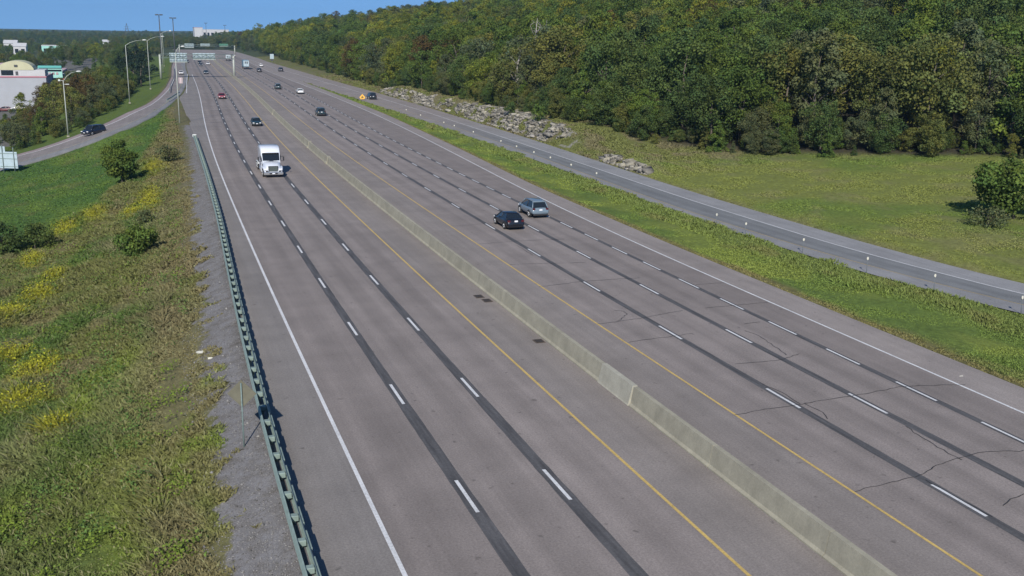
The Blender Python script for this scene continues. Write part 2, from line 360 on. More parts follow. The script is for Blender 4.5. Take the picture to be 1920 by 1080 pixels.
def rockmask(a,s):
    d=np.asarray(a)-REX(s); r1,r2=rockband(s); n=fbm(np.asarray(a)*.4,np.asarray(s)*.15)
    wd_=2.0+3.6*np.exp(-((np.asarray(s)-186)/17)**2)+2.2*(n-.5)
    m1=r1*sms(d,1.4,2.0)*(1-sms(d,1.6+wd_,2.4+wd_))
    m2=r2*sms(d,.5,.9)*(1-sms(d,1.6,2.2))
    return np.maximum(m1,m2)*sms(fbm(np.asarray(a)*.9+31,np.asarray(s)*.4+5),.36,.50)
# ------------------------------------------------------------------ ground
av=np.concatenate([-np.geomspace(30,2600,46)[::-1],np.arange(-29.5,75,.55),np.arange(75,150,1.5),150+np.geomspace(3,2800,44)])
sv=np.concatenate([np.arange(-30,15,5),np.arange(15,130,.9),np.arange(130,330,2.),np.arange(330,700,6.),700+np.geomspace(8,5200,50)])
A,S=np.meshgrid(av,sv); Z=T(A,S)
wob=(fbm(A*.35,S*.35)-.5)*.35; free=((A<GR(S)-2.5)&(S<300)&(A<np.interp(S,LRI[:,1],LRI[:,0])-1))|((A>G1(S)+1)&(A<G2(S)-1)&(S<330))|(A>REX(S)+3)
Z=Z+np.where(free,wob,0)-np.where((S>700),.0,0)
Vt=np.stack([A.ravel(),S.ravel(),Z.ravel()],1); nA,nS=len(av),len(sv)
ii=(np.arange(nS-1)[:,None]*nA+np.arange(nA-1)[None]).ravel(); Ft=np.stack([ii,ii+1,ii+nA+1,ii+nA],1)
grav=np.where(S<300,(GR(S)-2.35-.25*(1-sms(S,40,90)))*0+A-(GR(S)-2.5+1.3*sms(S,90,165)),-5)
grav=np.where((A>20),-5,grav); grav=np.where(S>200,-5,grav)
m=mat('ground_cover',(.1,.1,.05),.95,0,.1)
c=attr(m,'Col'); n1=noise(m,2.2,6,.7); n2=noise(m,11,4,.75); c=mult(m,c,rampn(m,n1,[(.3,.62),(.72,1.30)])); c=mult(m,c,rampn(m,n2,[(.3,.72),(.7,1.25)]))
gm=N(m,'ShaderNodeMath'); gm.operation='MULTIPLY_ADD'; L(m,noise(m,.9,6,.65),gm.inputs[0]); gm.inputs[1].default_value=4.2; L(m,attr(m,'grav','Fac'),gm.inputs[2])
gr_=rampn(m,gm.outputs[0],[(.0,0),(1,1)]); mr=N(m,'ShaderNodeMapRange'); L(m,gm.outputs[0],mr.inputs[0]); mr.inputs[1].default_value=2.05; mr.inputs[2].default_value=2.35
gcol=mult(m,(.175,.172,.172),rampn(m,noise(m,14,4,.95),[(.3,.5),(.72,1.5)])); gcol=mult(m,gcol,rampn(m,noise(m,1.1,5,.7),[(.3,(.72,.68,.62)),(.6,(1.08,1.08,1.1))]))
c=mult(m,c,gcol,mr.outputs[0],'MIX')
rk=mult(m,(.27,.26,.22),rampn(m,noise(m,3,6,.8),[(.3,.3),(.7,1.25)])); rr=N(m,'ShaderNodeMapRange'); ra=N(m,'ShaderNodeMath'); ra.operation='MULTIPLY_ADD'; L(m,noise(m,1.5,5,.7),ra.inputs[0]); ra.inputs[1].default_value=1.2; L(m,attr(m,'rock','Fac'),ra.inputs[2]); L(m,ra.outputs[0],rr.inputs[0]); rr.inputs[1].default_value=1.1; rr.inputs[2].default_value=1.3
c=mult(m,c,rk,rr.outputs[0],'MIX'); setc(m,c); bump(m,n2,.06,.5)
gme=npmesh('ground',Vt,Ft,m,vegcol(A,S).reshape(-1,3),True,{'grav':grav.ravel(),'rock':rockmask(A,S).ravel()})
tag(link(gme,'ground'),kind='structure')
# ------------------------------------------------------------------ roads
LANE=C_(0.206,0.182,0.170); SHL=C_(0.196,0.182,0.172); SHR=C_(0.233,0.209,0.196); MEDI=C_(0.211,0.190,0.177); RLANE=C_(0.215,0.190,0.178); RAMP=C_(0.158,0.165,0.169); RSH=C_(.228,.230,.236); LRL=C_(0.219,0.197,0.188)
def tracks(t): # t = position across the lane 0..1: polished tracks and an oily middle
    return 1+.075*(np.exp(-((t-.25)/.09)**2)+np.exp(-((t-.75)/.09)**2))-.10*np.exp(-((t-.5)/.11)**2)
def hw_color(o,s):
    n=fbm(o*.8,s*.03+50)
    c=np.zeros(o.shape+(3,))
    def put(mask,colr,lo=None,hi=None):
        f=np.ones(o.shape)
        if lo is not None: f=tracks((o-lo)/(hi-lo))
        c[mask]=(np.broadcast_to(colr,o.shape+(3,))*f[...,None])[mask]
    e=ER(s)-cx(s)
    put(o<6.95,SHL); put((o>=6.95)&(o<10.74),LANE*.97,6.95,10.74); put((o>=10.74)&(o<14.54),LANE,10.74,14.54); put((o>=14.54)&(o<18.2),LANE*1.03,14.54,18.2)
    put((o>=18.2)&(o<22),MEDI); put((o>=22)&(o<25.6),MEDI*1.0); put((o>=25.6)&(o<29.31),RLANE,25.6,29.31); put((o>=29.31)&(o<33.01),RLANE,29.31,33.01); put((o>=33.01)&(o<36.66),RLANE*.95,33.01,36.66)
    put((o>=36.66)&(o<e),RLANE*.88); put(o>=e,SHR)
    return c*(.96+.08*n)[...,None]
sr=np.concatenate([np.arange(-20,160,2.5),np.arange(160,400,5),np.arange(400,940,12)])
oc=np.arange(2.9,56.1,.3)
def sheet(name,aleft,aright,z,colf,sr,ncol=None,zf=None,matn='asphalt'):
    t=np.linspace(0,1,ncol); Sg=np.repeat(sr[:,None],ncol,1); Ag=aleft(sr)[:,None]*(1-t)+aright(sr)[:,None]*t
    Zg=np.full(Ag.shape,z) if zf is None else zf(Ag,Sg)
    V=np.stack([Ag.ravel(),Sg.ravel(),Zg.ravel()],1); i=(np.arange(len(sr)-1)[:,None]*ncol+np.arange(ncol-1)[None]).ravel()
    return tag(link(npmesh(name,V,np.stack([i,i+1,i+ncol+1,i+ncol],1),M[matn],colf(Ag,Sg).reshape(-1,3)),name),kind='structure')
_li=lambda s:np.interp(s,LRI2[:,1],LRI2[:,0])
hl=lambda s:np.where(s<262,GR(s)+.12,(GR(s)+.12)*(1-sms(s,262,300))+(_li(s)+.6)*sms(s,262,300)); hr=lambda s:np.where(s<371,G1(s),np.minimum(ER(s)+3.0,REX(s)-.5))
sheet('highway',hl,hr,0.0,lambda a,s:hw_color(a-cx(s),s),sr,190)
def ramp_color(a,s):
    y=RY(s);w_=RW(s); c=np.where((a<y)[...,None],RSH*.95,np.where((a<w_)[...,None],RAMP*tracks((a-y)/(w_-y))[...,None],RSH))
    far=sms(s,150,230); return lerp(c,np.broadcast_to(LRL*1.02,c.shape),far)
sheet('exit_ramp_road',lambda s:np.where(s<371,G2(s),np.minimum(ER(s)+3.0,REX(s)-.5)),REX,0.006,ramp_color,sr,40)
# left ramp: ribbon between the two polylines, draped on the ground
def reseg(Pl,n):
    d=np.r_[0,np.cumsum(np.linalg.norm(np.diff(Pl[:,:2],axis=0),axis=1))]; t=np.linspace(0,1,n)*d[-1]; out=np.stack([np.interp(t,d,Pl[:,k]) for k in range(3)],1)
    for _ in range(6): out[1:-1]=(out[:-2]+2*out[1:-1]+out[2:])/4
    return out
ro=reseg(LRO,90); ri=reseg(LRI2,90)
ncol=26; t=np.linspace(0,1,ncol)[None,:,None]; G=ro[:,None]*(1-t)+ri[:,None]*t
Zr=np.where(G[...,1]>250,0,TL(G[...,0],G[...,1])); Zr=np.where(G[...,1]>195,Zr*(1-sms(G[...,1],215,250)),Zr)
G[...,2]=np.maximum(Zr,T(G[...,0],G[...,1]))+.13*(1-sms(G[...,1],215,250))+.03
G[...,2]=np.where(G[...,1]>250,.012,G[...,2])
tt=np.broadcast_to(np.linspace(0,1,ncol)[None],G.shape[:2])
rc=np.where(((tt>.22)&(tt<.72))[...,None],LRL*.93,np.where((tt<.22)[...,None],LRL*C_(1.15,1.05,1.08),RSH*.85)); rc=np.where((tt<.035)[...,None],C_(.07,.065,.05),rc)
Gs=G.copy(); acr=G[:,-1]-G[:,0]; acr/=np.linalg.norm(acr,axis=1)[:,None]
e0=G[:,0]-acr*.9; e1=G[:,-1]+acr*.9; e0[:,2]=G[:,0,2]-.3; e1[:,2]=G[:,-1,2]-.3; Gs=np.concatenate([e0[:,None],Gs,e1[:,None]],1); rc=np.concatenate([rc[:,:1]*0+C_(.09,.085,.05),rc,rc[:,:1]*0+C_(.13,.13,.09)],1); nc2=ncol+2
i=(np.arange(89)[:,None]*nc2+np.arange(nc2-1)[None]).ravel()
tag(link(npmesh('entry_ramp_road',Gs.reshape(-1,3),np.stack([i,i+nc2,i+nc2+1,i+1],1)[:,::-1],M['asphalt'],rc.reshape(-1,3)),'entry_ramp_road'),kind='structure')
def ribbon(vs,fs,pts,wd,z):
    pts=np.asarray(pts,float); d=np.gradient(pts[:,:2],axis=0); n=np.stack([d[:,1],-d[:,0]],1); n/=np.linalg.norm(n,axis=1)[:,None]
    zz=pts[:,2] if pts.shape[1]>2 else 0
    wd=np.asarray(wd)*np.ones(len(pts))
    l=np.c_[pts[:,:2]-n*wd[:,None]/2,zz+z*np.ones(len(pts))]; r=np.c_[pts[:,:2]+n*wd[:,None]/2,zz+z*np.ones(len(pts))]
    b=len(vs)
    for p,q in zip(l,r): vs+= [tuple(p),tuple(q)]
    for k in range(len(pts)-1): fs.append((b+2*k,b+2*k+1,b+2*k+3,b+2*k+2))
def mk(name,mt,items,z,kind='structure'):
    vs=[];fs=[]
    for pts,wd in items: ribbon(vs,fs,pts,wd,z)
    return tag(link(npmesh(name,np.array(vs),np.array(fs),mt),name),kind=kind)
def line(f,s0,s1,ds=4): 
    s=np.arange(s0,s1+.01,ds); return np.c_[f(s),s]
def lw(px): return px
bw=lambda pts,b:b*(1+.08*(vn(pts[:,1]*.05,pts[:,1]*0)-.5))
bands=[]
for f,b in ((L1,.56),(L2,.56),(R1,.46),(R2,.46),(R3,.42)):
    p=np.vstack([line(f,-20,160,.7),line(f,161,700)]); bands.append((p,b*(1+.15*(vn(p[:,1]*.07,p[:,0]*0)-.5)+.12*(vn(p[:,1]*1.3,p[:,0]*0+4)-.5))))
mk('sealed_lane_joint_bands',M['band'],bands,.004)
wl=[(line(EL,-20,425),.17),(line(ER,-20,640),.15)]
for f,ph in ((L1,33.0),(L2,32.9),(R1,26.7),(R2,36.8)):
    for k in range(-3,62):
        s0=ph+12*k
        if s0<640: wl.append((line(f,s0+.05,s0+3,2.94),.15))
for k in range(-5,60):
    s0=37.55+6*k
    if s0<330: wl.append((line(R3,s0,s0+3,3),.14))
wl.append((line(RW,0,640),.13))
# left ramp white line
wlp=G[:,6].copy(); wlp[:,2]+=.012; wl.append((wlp,.16))
gore=np.array([(10.6,300,0),(12.6,350,0),(14.6,398,0),(16.0,428,0)]); gore=reseg(gore,20); gore[:,2]=.022; wl.append((gore,.2))
mk('white_lane_markings',M['white_paint'],wl,.009)
mk('yellow_edge_lines',M['yellow_paint'],[(line(YL,-20,640),.14),(line(YR,-20,640),.13)],.009)
ylp=G[:,19].copy(); ylp=ylp[:70]; ylp[:,2]+=.012
mk('faded_yellow_ramp_lines',M['yellow_faded'],[(line(RY,0,360),.13),(ylp,.12)],.012)
cracks=[[(25.85, 55.12), (29.08, 55.58), (32.73, 56.52)], [(26.02, 51.08), (30.74, 51.62)], [(25.75, 65.12), (29.84, 65.81), (34.17, 65.64)], [(26.13, 72.51), (32.4, 71.58)], [(26.08, 80.65), (29.92, 81.05), (34.41, 80.84)], [(26.45, 89.22), (30.9, 89.77)], [(25.78, 38.84), (27.14, 39.09), (29.01, 39.12), (31.75, 39.37), (33.11, 39.44), (34.55, 39.57), (36.48, 39.83), (38.6, 39.44), (39.99, 39.02)], [(25.81, 30.13), (26.97, 30.27), (28.46, 30.43), (29.7, 30.59), (31.02, 31.18), (31.26, 31.22), (32.56, 31.52), (33.92, 31.69), (34.94, 31.49), (35.88, 31.2)], [(29.99, 45.73), (32.74, 45.5), (34.7, 46.23)], [(34.11, 51.22), (34.4, 50.19), (33.97, 47.3), (33.74, 46.11)], [(32.81, 35.17), (32.6, 34.21), (32.42, 32.66), (32.45, 31.31)], [(30.69, 27.28), (31.55, 27.59), (32.36, 27.83)], [(30.01, 39.2), (30.1, 37.8), (29.83, 37.16)], [(27.47, 55.4), (28.79, 56.85), (28.7, 57.55), (28.24, 57.82)], [(29.61, 42.36), (29.84, 40.77), (29.71, 39.21)], [(29.43, 30.13), (29.52, 28.29), (29.5, 26.62)], [(37.21, 62.55), (38.34, 62.56), (39.68, 62.53)], [(34.4, 56.6), (36.96, 56.71), (39.51, 56.71)], [(34.9, 52.47), (35.7, 52.61), (36.17, 52.6)], [(29.29, 79.32), (29.19, 77.08), (29.24, 75.33)]]
ci=[]
for c_ in cracks:
    p=np.array(c_); d=np.r_[0,np.cumsum(np.linalg.norm(np.diff(p,axis=0),axis=1))]; n_=max(3,int(d[-1]/.3)); t=np.linspace(0,d[-1],n_)
    q=np.c_[np.interp(t,d,p[:,0]),np.interp(t,d,p[:,1])]; q+=rng.normal(0,.035,q.shape); ci.append((q,.03+.025*rng.random(n_)))
for s_,o0,o1 in ((234,9,17),(430,19,31),(300,8,13),(205,8,11),(120,26,33),(140,26,32)):  # cracks across the lanes; the farthest is an overhead wire's shadow, painted dark
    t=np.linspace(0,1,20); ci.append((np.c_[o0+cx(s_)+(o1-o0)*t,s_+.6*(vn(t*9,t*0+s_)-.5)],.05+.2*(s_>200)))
mk('sealed_cracks_and_wire_shadow',M['crack_and_shadow'],ci,.013)

# ------------------------------------------------------------------ concrete median barrier
def prof_extrude(name,prof,pts,mt,parent,cap=True,smooth=False):
    """prof: list of (offset across, height); pts: centreline rows (a,s)"""
    pts=np.asarray(pts,float); n=len(prof); V=[];Fc=[]
    for p in pts:
        for o,h in prof: V.append((p[0]+o,p[1],(p[2] if len(p)>2 else 0)+h))
    for i in range(len(pts)-1):
        for k in range(n): Fc.append((i*n+k,i*n+(k+1)%n,(i+1)*n+(k+1)%n,(i+1)*n+k))
    me=bpy.data.meshes.new(name); F2=Fc+[tuple(range(n)),tuple(range(len(V)-n,len(V)))[::-1]]; me.from_pydata(V,[],F2); me.materials.append(mt)
    return link(me,name,parent)
br=empty('median_barrier',(BA(30).item() if hasattr(BA(30),'item') else BA(30),30,0)); bo=br.location.copy()
tag(br,'long tapered concrete safety barrier between the two carriageways','barrier')
prof=[(0,0),(0,.06),(.10,.16),(.23,.98),(.45,.98),(.58,.16),(.68,.06),(.68,0)]
prof2=[(-.03,0),(-.03,.03),(.0,.06),(.21,1.01),(.47,1.01),(.68,.06),(.71,.03),(.71,0)]
def bseg(s0,s1,pf,mt,nm='barrier_section'):
    st=np.linspace(s0,s1,max(3,int((s1-s0)/4))); o=prof_extrude(nm,pf,[(BA(x)-bo.x,x-bo.y) for x in st],mt,br); return o
cuts=[-20,3.2,10.8,18.5,26.1,34,41.55]; 
for a_,b_ in zip(cuts[:-1],cuts[1:]): bseg(a_,b_-.03,prof,M['concrete'])
tag(bseg(41.6,45.2,prof2,M['concrete_new']),label='thicker paler barrier section with squared shoulders')
s_=45.23; 
while s_<700:
    l_=16 if s_<130 else (30 if s_<300 else 80); bseg(s_,s_+l_-.03,prof,M['concrete']); s_+=l_
for x_ in (222,157,137): bseg(x_,x_+1.2,[(-.10,0),(-.10,.1),(.1,.4),(.15,1.02),(.6,1.02),(.66,.4),(.86,.1),(.86,0)],M['concrete'],'light_base_block')
# ------------------------------------------------------------------ steel guide rail along the left shoulder
gr=empty('guide_rail',(4.0,40,0)); tag(gr,'double-sided greenish galvanised steel guide rail along the left shoulder of the highway','guide rail')
go=gr.location.copy()
wave=[(0,-.14),(.035,-.11),(.07,-.05),(.03,.02),(.07,.08),(.03,.15),(.07,.22),(.035,.28),(0,.31)]
def rail(off,side,name):
    st=np.arange(18,173.5,1.905/2); pf=[(side*o,h+.44) for o,h in wave]+[(side*o-.008*side,h+.44) for o,h in wave[::-1]]
    return prof_extrude(name,pf,[(GR(x)+off-go.x,x-go.y) for x in st],M['galv'],gr)
rail(.16,1,'front_rail'); rail(-.16,-1,'back_rail')
st=np.arange(18.4,173,1.905)
pm=MB().box(-.055,.055,-.075,.075,-.6,.455,.01); bmm=MB().box(-.16,.16,-.13,.13,.46,.68,.02)
plm=MB().box(.235,.29,-.66,.66,.50,.66,.01)
p0=pm.build('post',M['galv_dark'],gr); b0=bmm.build('spacer_block',M['galv'],gr); q0=plm.build('face_plate',M['galv'],gr)
for i,x in enumerate(st):
    loc=(float(GR(x))-go.x,x-go.y,0)
    for o in (p0,b0,q0):
        c=o if i==0 else o.copy()
        if i: col.objects.link(c)
        c.location=loc; c.rotation_euler=(0,0,-math.atan(float(GR(x+1)-GR(x-1))/2))
e_=MB().box(-.32,.32,-.25,.12,.38,.80,.05).box(-.22,-.12,.0,1.6,.5,.6).box(.12,.22,.0,1.6,.5,.6); o=e_.build('end_terminal',M['lamp'],gr); o.location=(float(GR(173.5))-go.x,173.6-go.y,0)
# far rails
def simple_rail(name,pts,label,mt,h=.75,n_post=None):
    r_=empty(name,pts[0]); r_['label']=label; r_['category']='guide rail'; o_=np.array(pts[0]); P_=reseg(np.array(pts,float),max(4,int(len(pts)*6)))-o_
    prof_extrude('rail_beam',[(0,h-.31),(.06,h-.22),(.02,h-.155),(.06,h-.08),(0,h),(-.05,h),(-.05,h-.31)],P_,mt,r_)
    for p in P_[::2]: MB().box(p[0]-.14,p[0]-.05,p[1]-.06,p[1]+.06,p[2]-.3,p[2]+h,.01).build('post',M['galv_dark'],r_)
    return r_
simple_rail('guide_rail',[(6.1,300,0),(7.2,335,0),(9.4,380,0),(11.0,430,0),(12.3,485,0)][:5],'dull steel guide rail curving along the outer edge of the entry ramp',M['galv_dark'])
gb=simple_rail('guide_rail',[(4.6,262,0),(6.0,272,0),(7.2,283,0),(8.6,293,0)],'short pale steel rail at the nose of grass between ramp and highway',M['galv'],.85)
# ------------------------------------------------------------------ lighting poles
def light_pole(x,y,z,h,arm,dirx,diry,rise_,label,r=.11,group=None,extra=False):
    o=empty('light_pole',(x,y,z)); tag(o,label,'light pole',group)
    MB().tube([(0,0,-.3),(0,0,h*.5),(0,0,h)],[r,r*.8,r*.6],10).build('pole',M['pole'],o)
    MB().box(-.25,.25,-.25,.25,-.2,.12,.03).build('base',M['concrete'],o)
    ex,ey=dirx*arm,diry*arm
    MB().tube([(0,0,h-.15),(ex*.25,ey*.25,h+rise_*.45),(ex*.6,ey*.6,h+rise_*.85),(ex,ey,h+rise_)],[.06,.055,.05,.045],8).build('arm',M['pole'],o)
    b=MB().tube([(ex*.97,ey*.97,h+rise_),(ex+dirx*.15,ey+diry*.15,h+rise_+.02),(ex+dirx*.6,ey+diry*.6,h+rise_+.02),(ex+dirx*.95,ey+diry*.95,h+rise_)],[.05,.14,.16,.05],8).build('lamp_head',M['lamp'],o)
    if extra: MB().box(-.9,-.5,-.15,.15,h-.1,h+.25,.05).box(.35,1.0,-.12,.12,h-.75,h-.6,.03).box(-.5,0,-.03,.03,h,h+.06).box(0,.35,-.03,.03,h-.7,h-.64).build('camera_bracket',M['lamp'],o)
    return o
light_pole(-14.9,212.9,-3.05,10.6,2.6,.95,.3,1.7,'shorter light pole with extra fittings at its top, beside the dark blue SUV',.12,None,True)
light_pole(-4.1,269.1,-.5,14.0,4.2,.97,.2,1.2,'tall galvanised light pole on the green verge, second pole from the left')
light_pole(1.2,326.5,-.2,14.2,4.2,.97,.2,1.2,'tall galvanised light pole at the start of the curved ramp rail')
light_pole(7.1,446,0,15.5,3.5,.97,.2,1.0,'far slim light pole just right of the thick gantry column')
light_pole(8.9,520,0,15.5,3.5,.97,.2,1.0,'farthest slim light pole on the outer verge of the ramp')
light_pole(5.6,203.8,-.45,13.6,1.5,.75,.1,1.2,'slim light pole in the grass nose beside the highway shoulder')
for X_,Y_,h_,lb in ((8.6,560,24.4,'tallest high-mast light standing over the left trees'),(16.6,610,23.4,'high-mast light above the overhead sign, second tallest'),(73,1300,24.5,'high-mast light in front of the white factory, nearer its left end'),(95,1300,22.3,'small high-mast light in front of the right end of the white factory')):
    o=empty('high_mast_light',(X_,Y_,0)); tag(o,lb,'light mast')
    MB().tube([(0,0,-.5),(0,0,h_*.5),(0,0,h_)],[.38,.30,.2],10).build('mast',M['darksteel'],o)
    k=MB(); k.tube([(math.cos(t)*1.3,math.sin(t)*1.3,h_-.1) for t in np.linspace(0,2*math.pi,13)],.07,6)
    for t in np.linspace(0,2*math.pi,7)[:-1]: k.box(math.cos(t)*1.5-.35,math.cos(t)*1.5+.35,math.sin(t)*1.5-.35,math.sin(t)*1.5+.35,h_-.5,h_+.1,.05)
    k.box(-1.3,1.3,-.06,.06,h_-.2,h_-.05).build('lamp_ring',M['darksteel'],o)
# ------------------------------------------------------------------ sign gantry (back faces towards us)
def gantry(s,a0,a1,zt,label,signs,colr=None):
    o=empty('sign_gantry',(a0,s,0)); tag(o,label,'gantry'); W_=a1-a0
    MB().tube([(0,0,-.3),(0,0,zt+1.2)],[.42,.34],12).build('column',M['pole'],o)
    MB().tube([(W_,0,-.3),(W_,0,zt+1.2)],[.42,.34],12).build('column',M['pole'],o)
    k=MB()
    for dy in (-.6,.6):
        for dz in (0,1.4): k.tube([(0,dy,zt+dz),(W_,dy,zt+dz)],.075,6)
    n=int(W_/1.6)
    for i in range(n):
        x0,x1=W_*i/n,W_*(i+1)/n
        k.tube([(x0,-.6,zt if i%2 else zt+1.4),(x1,-.6,zt+1.4 if i%2 else zt)],.05,5); k.tube([(x0,.6,zt if i%2 else zt+1.4),(x1,.6,zt+1.4 if i%2 else zt)],.05,5); k.tube([(x0,-.6,zt+1.4),(x0,.6,zt+1.4)],.04,5)
    k.build('truss',M['galv_dark'],o)
    for (x0,x1,z0,z1,mt) in signs:
        p=MB().box(x0-a0,x1-a0,.75,.85,z0,z1,.02).build('sign_panel',mt,o)
        r_=MB()
        for zz in np.linspace(z0+.4,z1-.4,4): r_.box(x0-a0,x1-a0,.66,.747,zz-.05,zz+.05)
        for xx in np.linspace(x0-a0+.4,x1-a0-.4,6): r_.box(xx-.05,xx+.05,.58,.657,z0,z1)
        r_.build('stiffener',M['galv'],p)
        # catwalk below the sign
        MB().box(x0-a0,x1-a0,-1.6,-.75,z0+.1,z0+.25).build('walkway',M['pole'],p)
    return o

gantry(395,5.4,31.4,7.1,'nearer sign gantry with two thick columns, showing the backs of two wide signs',[(8.8,14.9,5.5,8.9,M['sign_back']),(17.0,24.9,6.5,8.9,M['sign_back'])])
M['sign_green']=mat('green_sign_face',(.02,.20,.11),.5)
gantry(765,24,62,5.2,'farthest sign gantry carrying two pale panels and one green sign',[(27.6,34.0,4.3,7.2,M['sign_back']),(38.4,45,5.5,7.3,M['sign_back']),(51.5,57.6,5.4,7.4,M['sign_green'])])
# small signs
def post(o,x,y,h,r=.04,mt=None,name='post'): return MB().tube([(x,y,-.4),(x,y,h)],[r,r],8).build(name,mt or M['galv_dark'],o)
o=empty('warning_sign',(2.97,42.02,-.15),R(-18)); tag(o,'diamond warning sign seen from behind on a thin post beside the guide rail','sign')
post(o,0,0,3.1,.035)
a_=.63; MB().add([(0,.06,2.6-a_),(a_,.06,2.6),(0,.06,2.6+a_),(-a_,.06,2.6),(0,.075,2.6-a_),(a_,.075,2.6),(0,.075,2.6+a_),(-a_,.075,2.6)],[(0,1,2,3),(7,6,5,4),(0,4,5,1),(1,5,6,2),(2,6,7,3),(3,7,4,0)]).build('sign_panel',M['sign_back_olive'],o)
o=empty('guide_sign',(-20.7,171,-4.5),R(-25)); tag(o,'pale two-panel road sign seen from behind, below the entry ramp at the left picture edge','sign')
post(o,-.95,0,4.3,.06);post(o,.85,0,4.0,.06)
MB().box(-1.55,1.35,.08,.14,.75,3.3,.01).build('sign_panel',M['sign_back'],o); MB().box(-2.6,-.55,.145,.2,.8,4.1,.01).build('sign_panel',M['sign_back'],o)
MB().box(-1.5,1.3,.03,.078,1.0,1.08).box(-1.5,1.3,.03,.078,2.2,2.28).box(-1.5,1.3,.03,.078,3.0,3.08).build('cross_rail',M['galv'],o)
o=empty('exit_sign',(9.9,322,0)); tag(o,'small pinkish gore sign on two posts where the ramp joins the highway','sign'); post(o,-.3,0,3.2,.05); post(o,.3,0,3.2,.05)
MB().box(-.55,.55,.06,.12,1.6,3.3,.01).build('sign_panel',mat('faded_sign_face',(.52,.42,.44),.6),o)
o=empty('temporary_sign',(53.9,267,0),R(-10)); tag(o,'orange-yellow diamond sign with black symbol standing low beside the exit ramp','sign')
M['sign_orange']=mat('orange_yellow_sign_face',(.75,.42,.06),.6)
MB().add([(x,y,z) for y in (-.03,.0) for x,z in ((-.45,.25),(.45,.25),(.78,.75),(0,1.62),(-.78,.75))],[(0,1,2,3,4),(9,8,7,6,5)]+[(i,i+5,(i+1)%5+5,(i+1)%5) for i in range(5)]).build('sign_panel',M['sign_orange'],o)
MB().box(-.24,-.1,-.045,-.031,.45,.95).box(.1,.24,-.045,-.031,.45,.95).box(-.06,.06,-.045,-.031,.7,1.2).box(-.35,.35,-.045,-.031,.62,.68).build('symbol',M['blackplastic'],o)
MB().tube([(-.5,.5,0),(0,0,.6),(.5,.5,0)],.03,6).tube([(-.5,-.45,0),(0,-.0,.3),(.5,-.45,0)],.03,6).build('stand',M['darksteel'],o)
o=empty('road_sign',(64.5,560,0)); tag(o,'small white sign with dark lower plate beside the far exit lane','sign'); post(o,0,0,5,.08); MB().box(-1,1,-.08,-.02,2.6,5.2,.02).build('sign_panel',M['sign_back'],o); MB().box(-.7,.7,-.08,-.02,1.6,2.5,.02).build('dark_plate',M['darksteel'],o)
# delineators along the ramp
DL=[(50.1, 82.8), (51.2, 77.9), (51.9, 70.1), (52.3, 62.3), (53.3, 56.1), (53.9, 49.3), (50.6, 112.7), (50.8, 121.1), (51.3, 129.2), (50.9, 135.8), (51.0, 143.6), (51.0, 151.4), (50.8, 166.6), (52.2, 178.7), (51.5, 185.6), (52.6, 203.2), (53.7, 217.8)]
M['delin']=mat('delineator_post',(.10,.12,.13),.6); M['refl']=mat('white_reflector',(.68,.66,.55),.4)
proto=None
for i,(x,y) in enumerate(DL):
    x=max(x,float(G2(y))-.15)
    if proto is None:
        o=empty('delineator',(x,y,0)); pst=MB().tube([(0,0,-.3),(0,0,1.08)],[.022,.022],6).build('post',M['delin'],o)
        hd=MB().cyl((0,-.03,1.15),(0,1,0),.125,.03,14).build('reflector',M['refl'],o); cap=MB().cyl((0,-.052,1.15),(0,1,0),.05,.012,10).build('reflector_centre',M['delin'],hd); proto=(o,pst,hd,cap)
        pc=o
    else:
        pc=proto[0].copy(); col.objects.link(pc); pc.location=(x,y,0)
        for q in proto[1:3]: c=q.copy(); col.objects.link(c); c.parent=pc
    pc.rotation_euler=(rnd.uniform(-.05,.05),rnd.uniform(-.06,.06),R(20))
    tag(pc,'thin road delineator with round white reflector beside the yellow line of the right-hand ramp','delineator','delineators along the right-hand ramp')
# drain grates
def grate(x,y,lb,w_=.55,l_=.55):
    o=empty('drain_grate',(x,y,.012)); tag(o,lb,'drain grate'); MB().box(-w_,w_,-l_,l_,0,.012).build('frame',M['rust'],o)
    k=MB()
    for i in range(7): xx=-w_+.1+i*(2*w_-.2)/6; k.box(xx-.03,xx+.03,-l_+.06,l_-.06,.012,.03)
    k.build('grating',M['darkrust'],o)
M['rust']=weathered('rusty_iron',(.11,.085,.065),.8,0,.4,8); M['darkrust']=mat('dark_iron',(.035,.03,.028),.8)
grate(20.75,63.7,'rusty drain grate by the barrier, farther one of the touching pair',.30,.42); grate(20.95,62.5,'rusty drain grate by the barrier, nearer one of the touching pair',.30,.42); grate(20.98,52.8,'single rusty drain grate at the barrier foot, nearest to the camera',.30,.36)
for x,y,lb,sx in ((1.95,57.6,'larger scrap of white litter lying on the gravel beside the guide rail',.32),(2.35,55.9,'smaller scrap of white litter on the gravel beside the guide rail',.14),(40.9,40.2,'white litter scrap on the right shoulder edge beside the grass strip',.16)):
    vs=[(sx*math.cos(t)*rnd.uniform(.6,1.2),sx*.7*math.sin(t)*rnd.uniform(.6,1.2),.03+.05*rnd.random()) for t in np.linspace(0,2*math.pi,9)[:-1]]
    vs+= [(v[0]*.9,v[1]*.9,0) for v in vs]; o=MB().add(vs,[tuple(range(8))]+[(i,(i+1)%8,(i+1)%8+8,i+8)[::-1] for i in range(8)]).build('litter_scrap',M['refl']); o.location=(x,y,float(T(x,y))+.02); tag(o,lb,'litter')
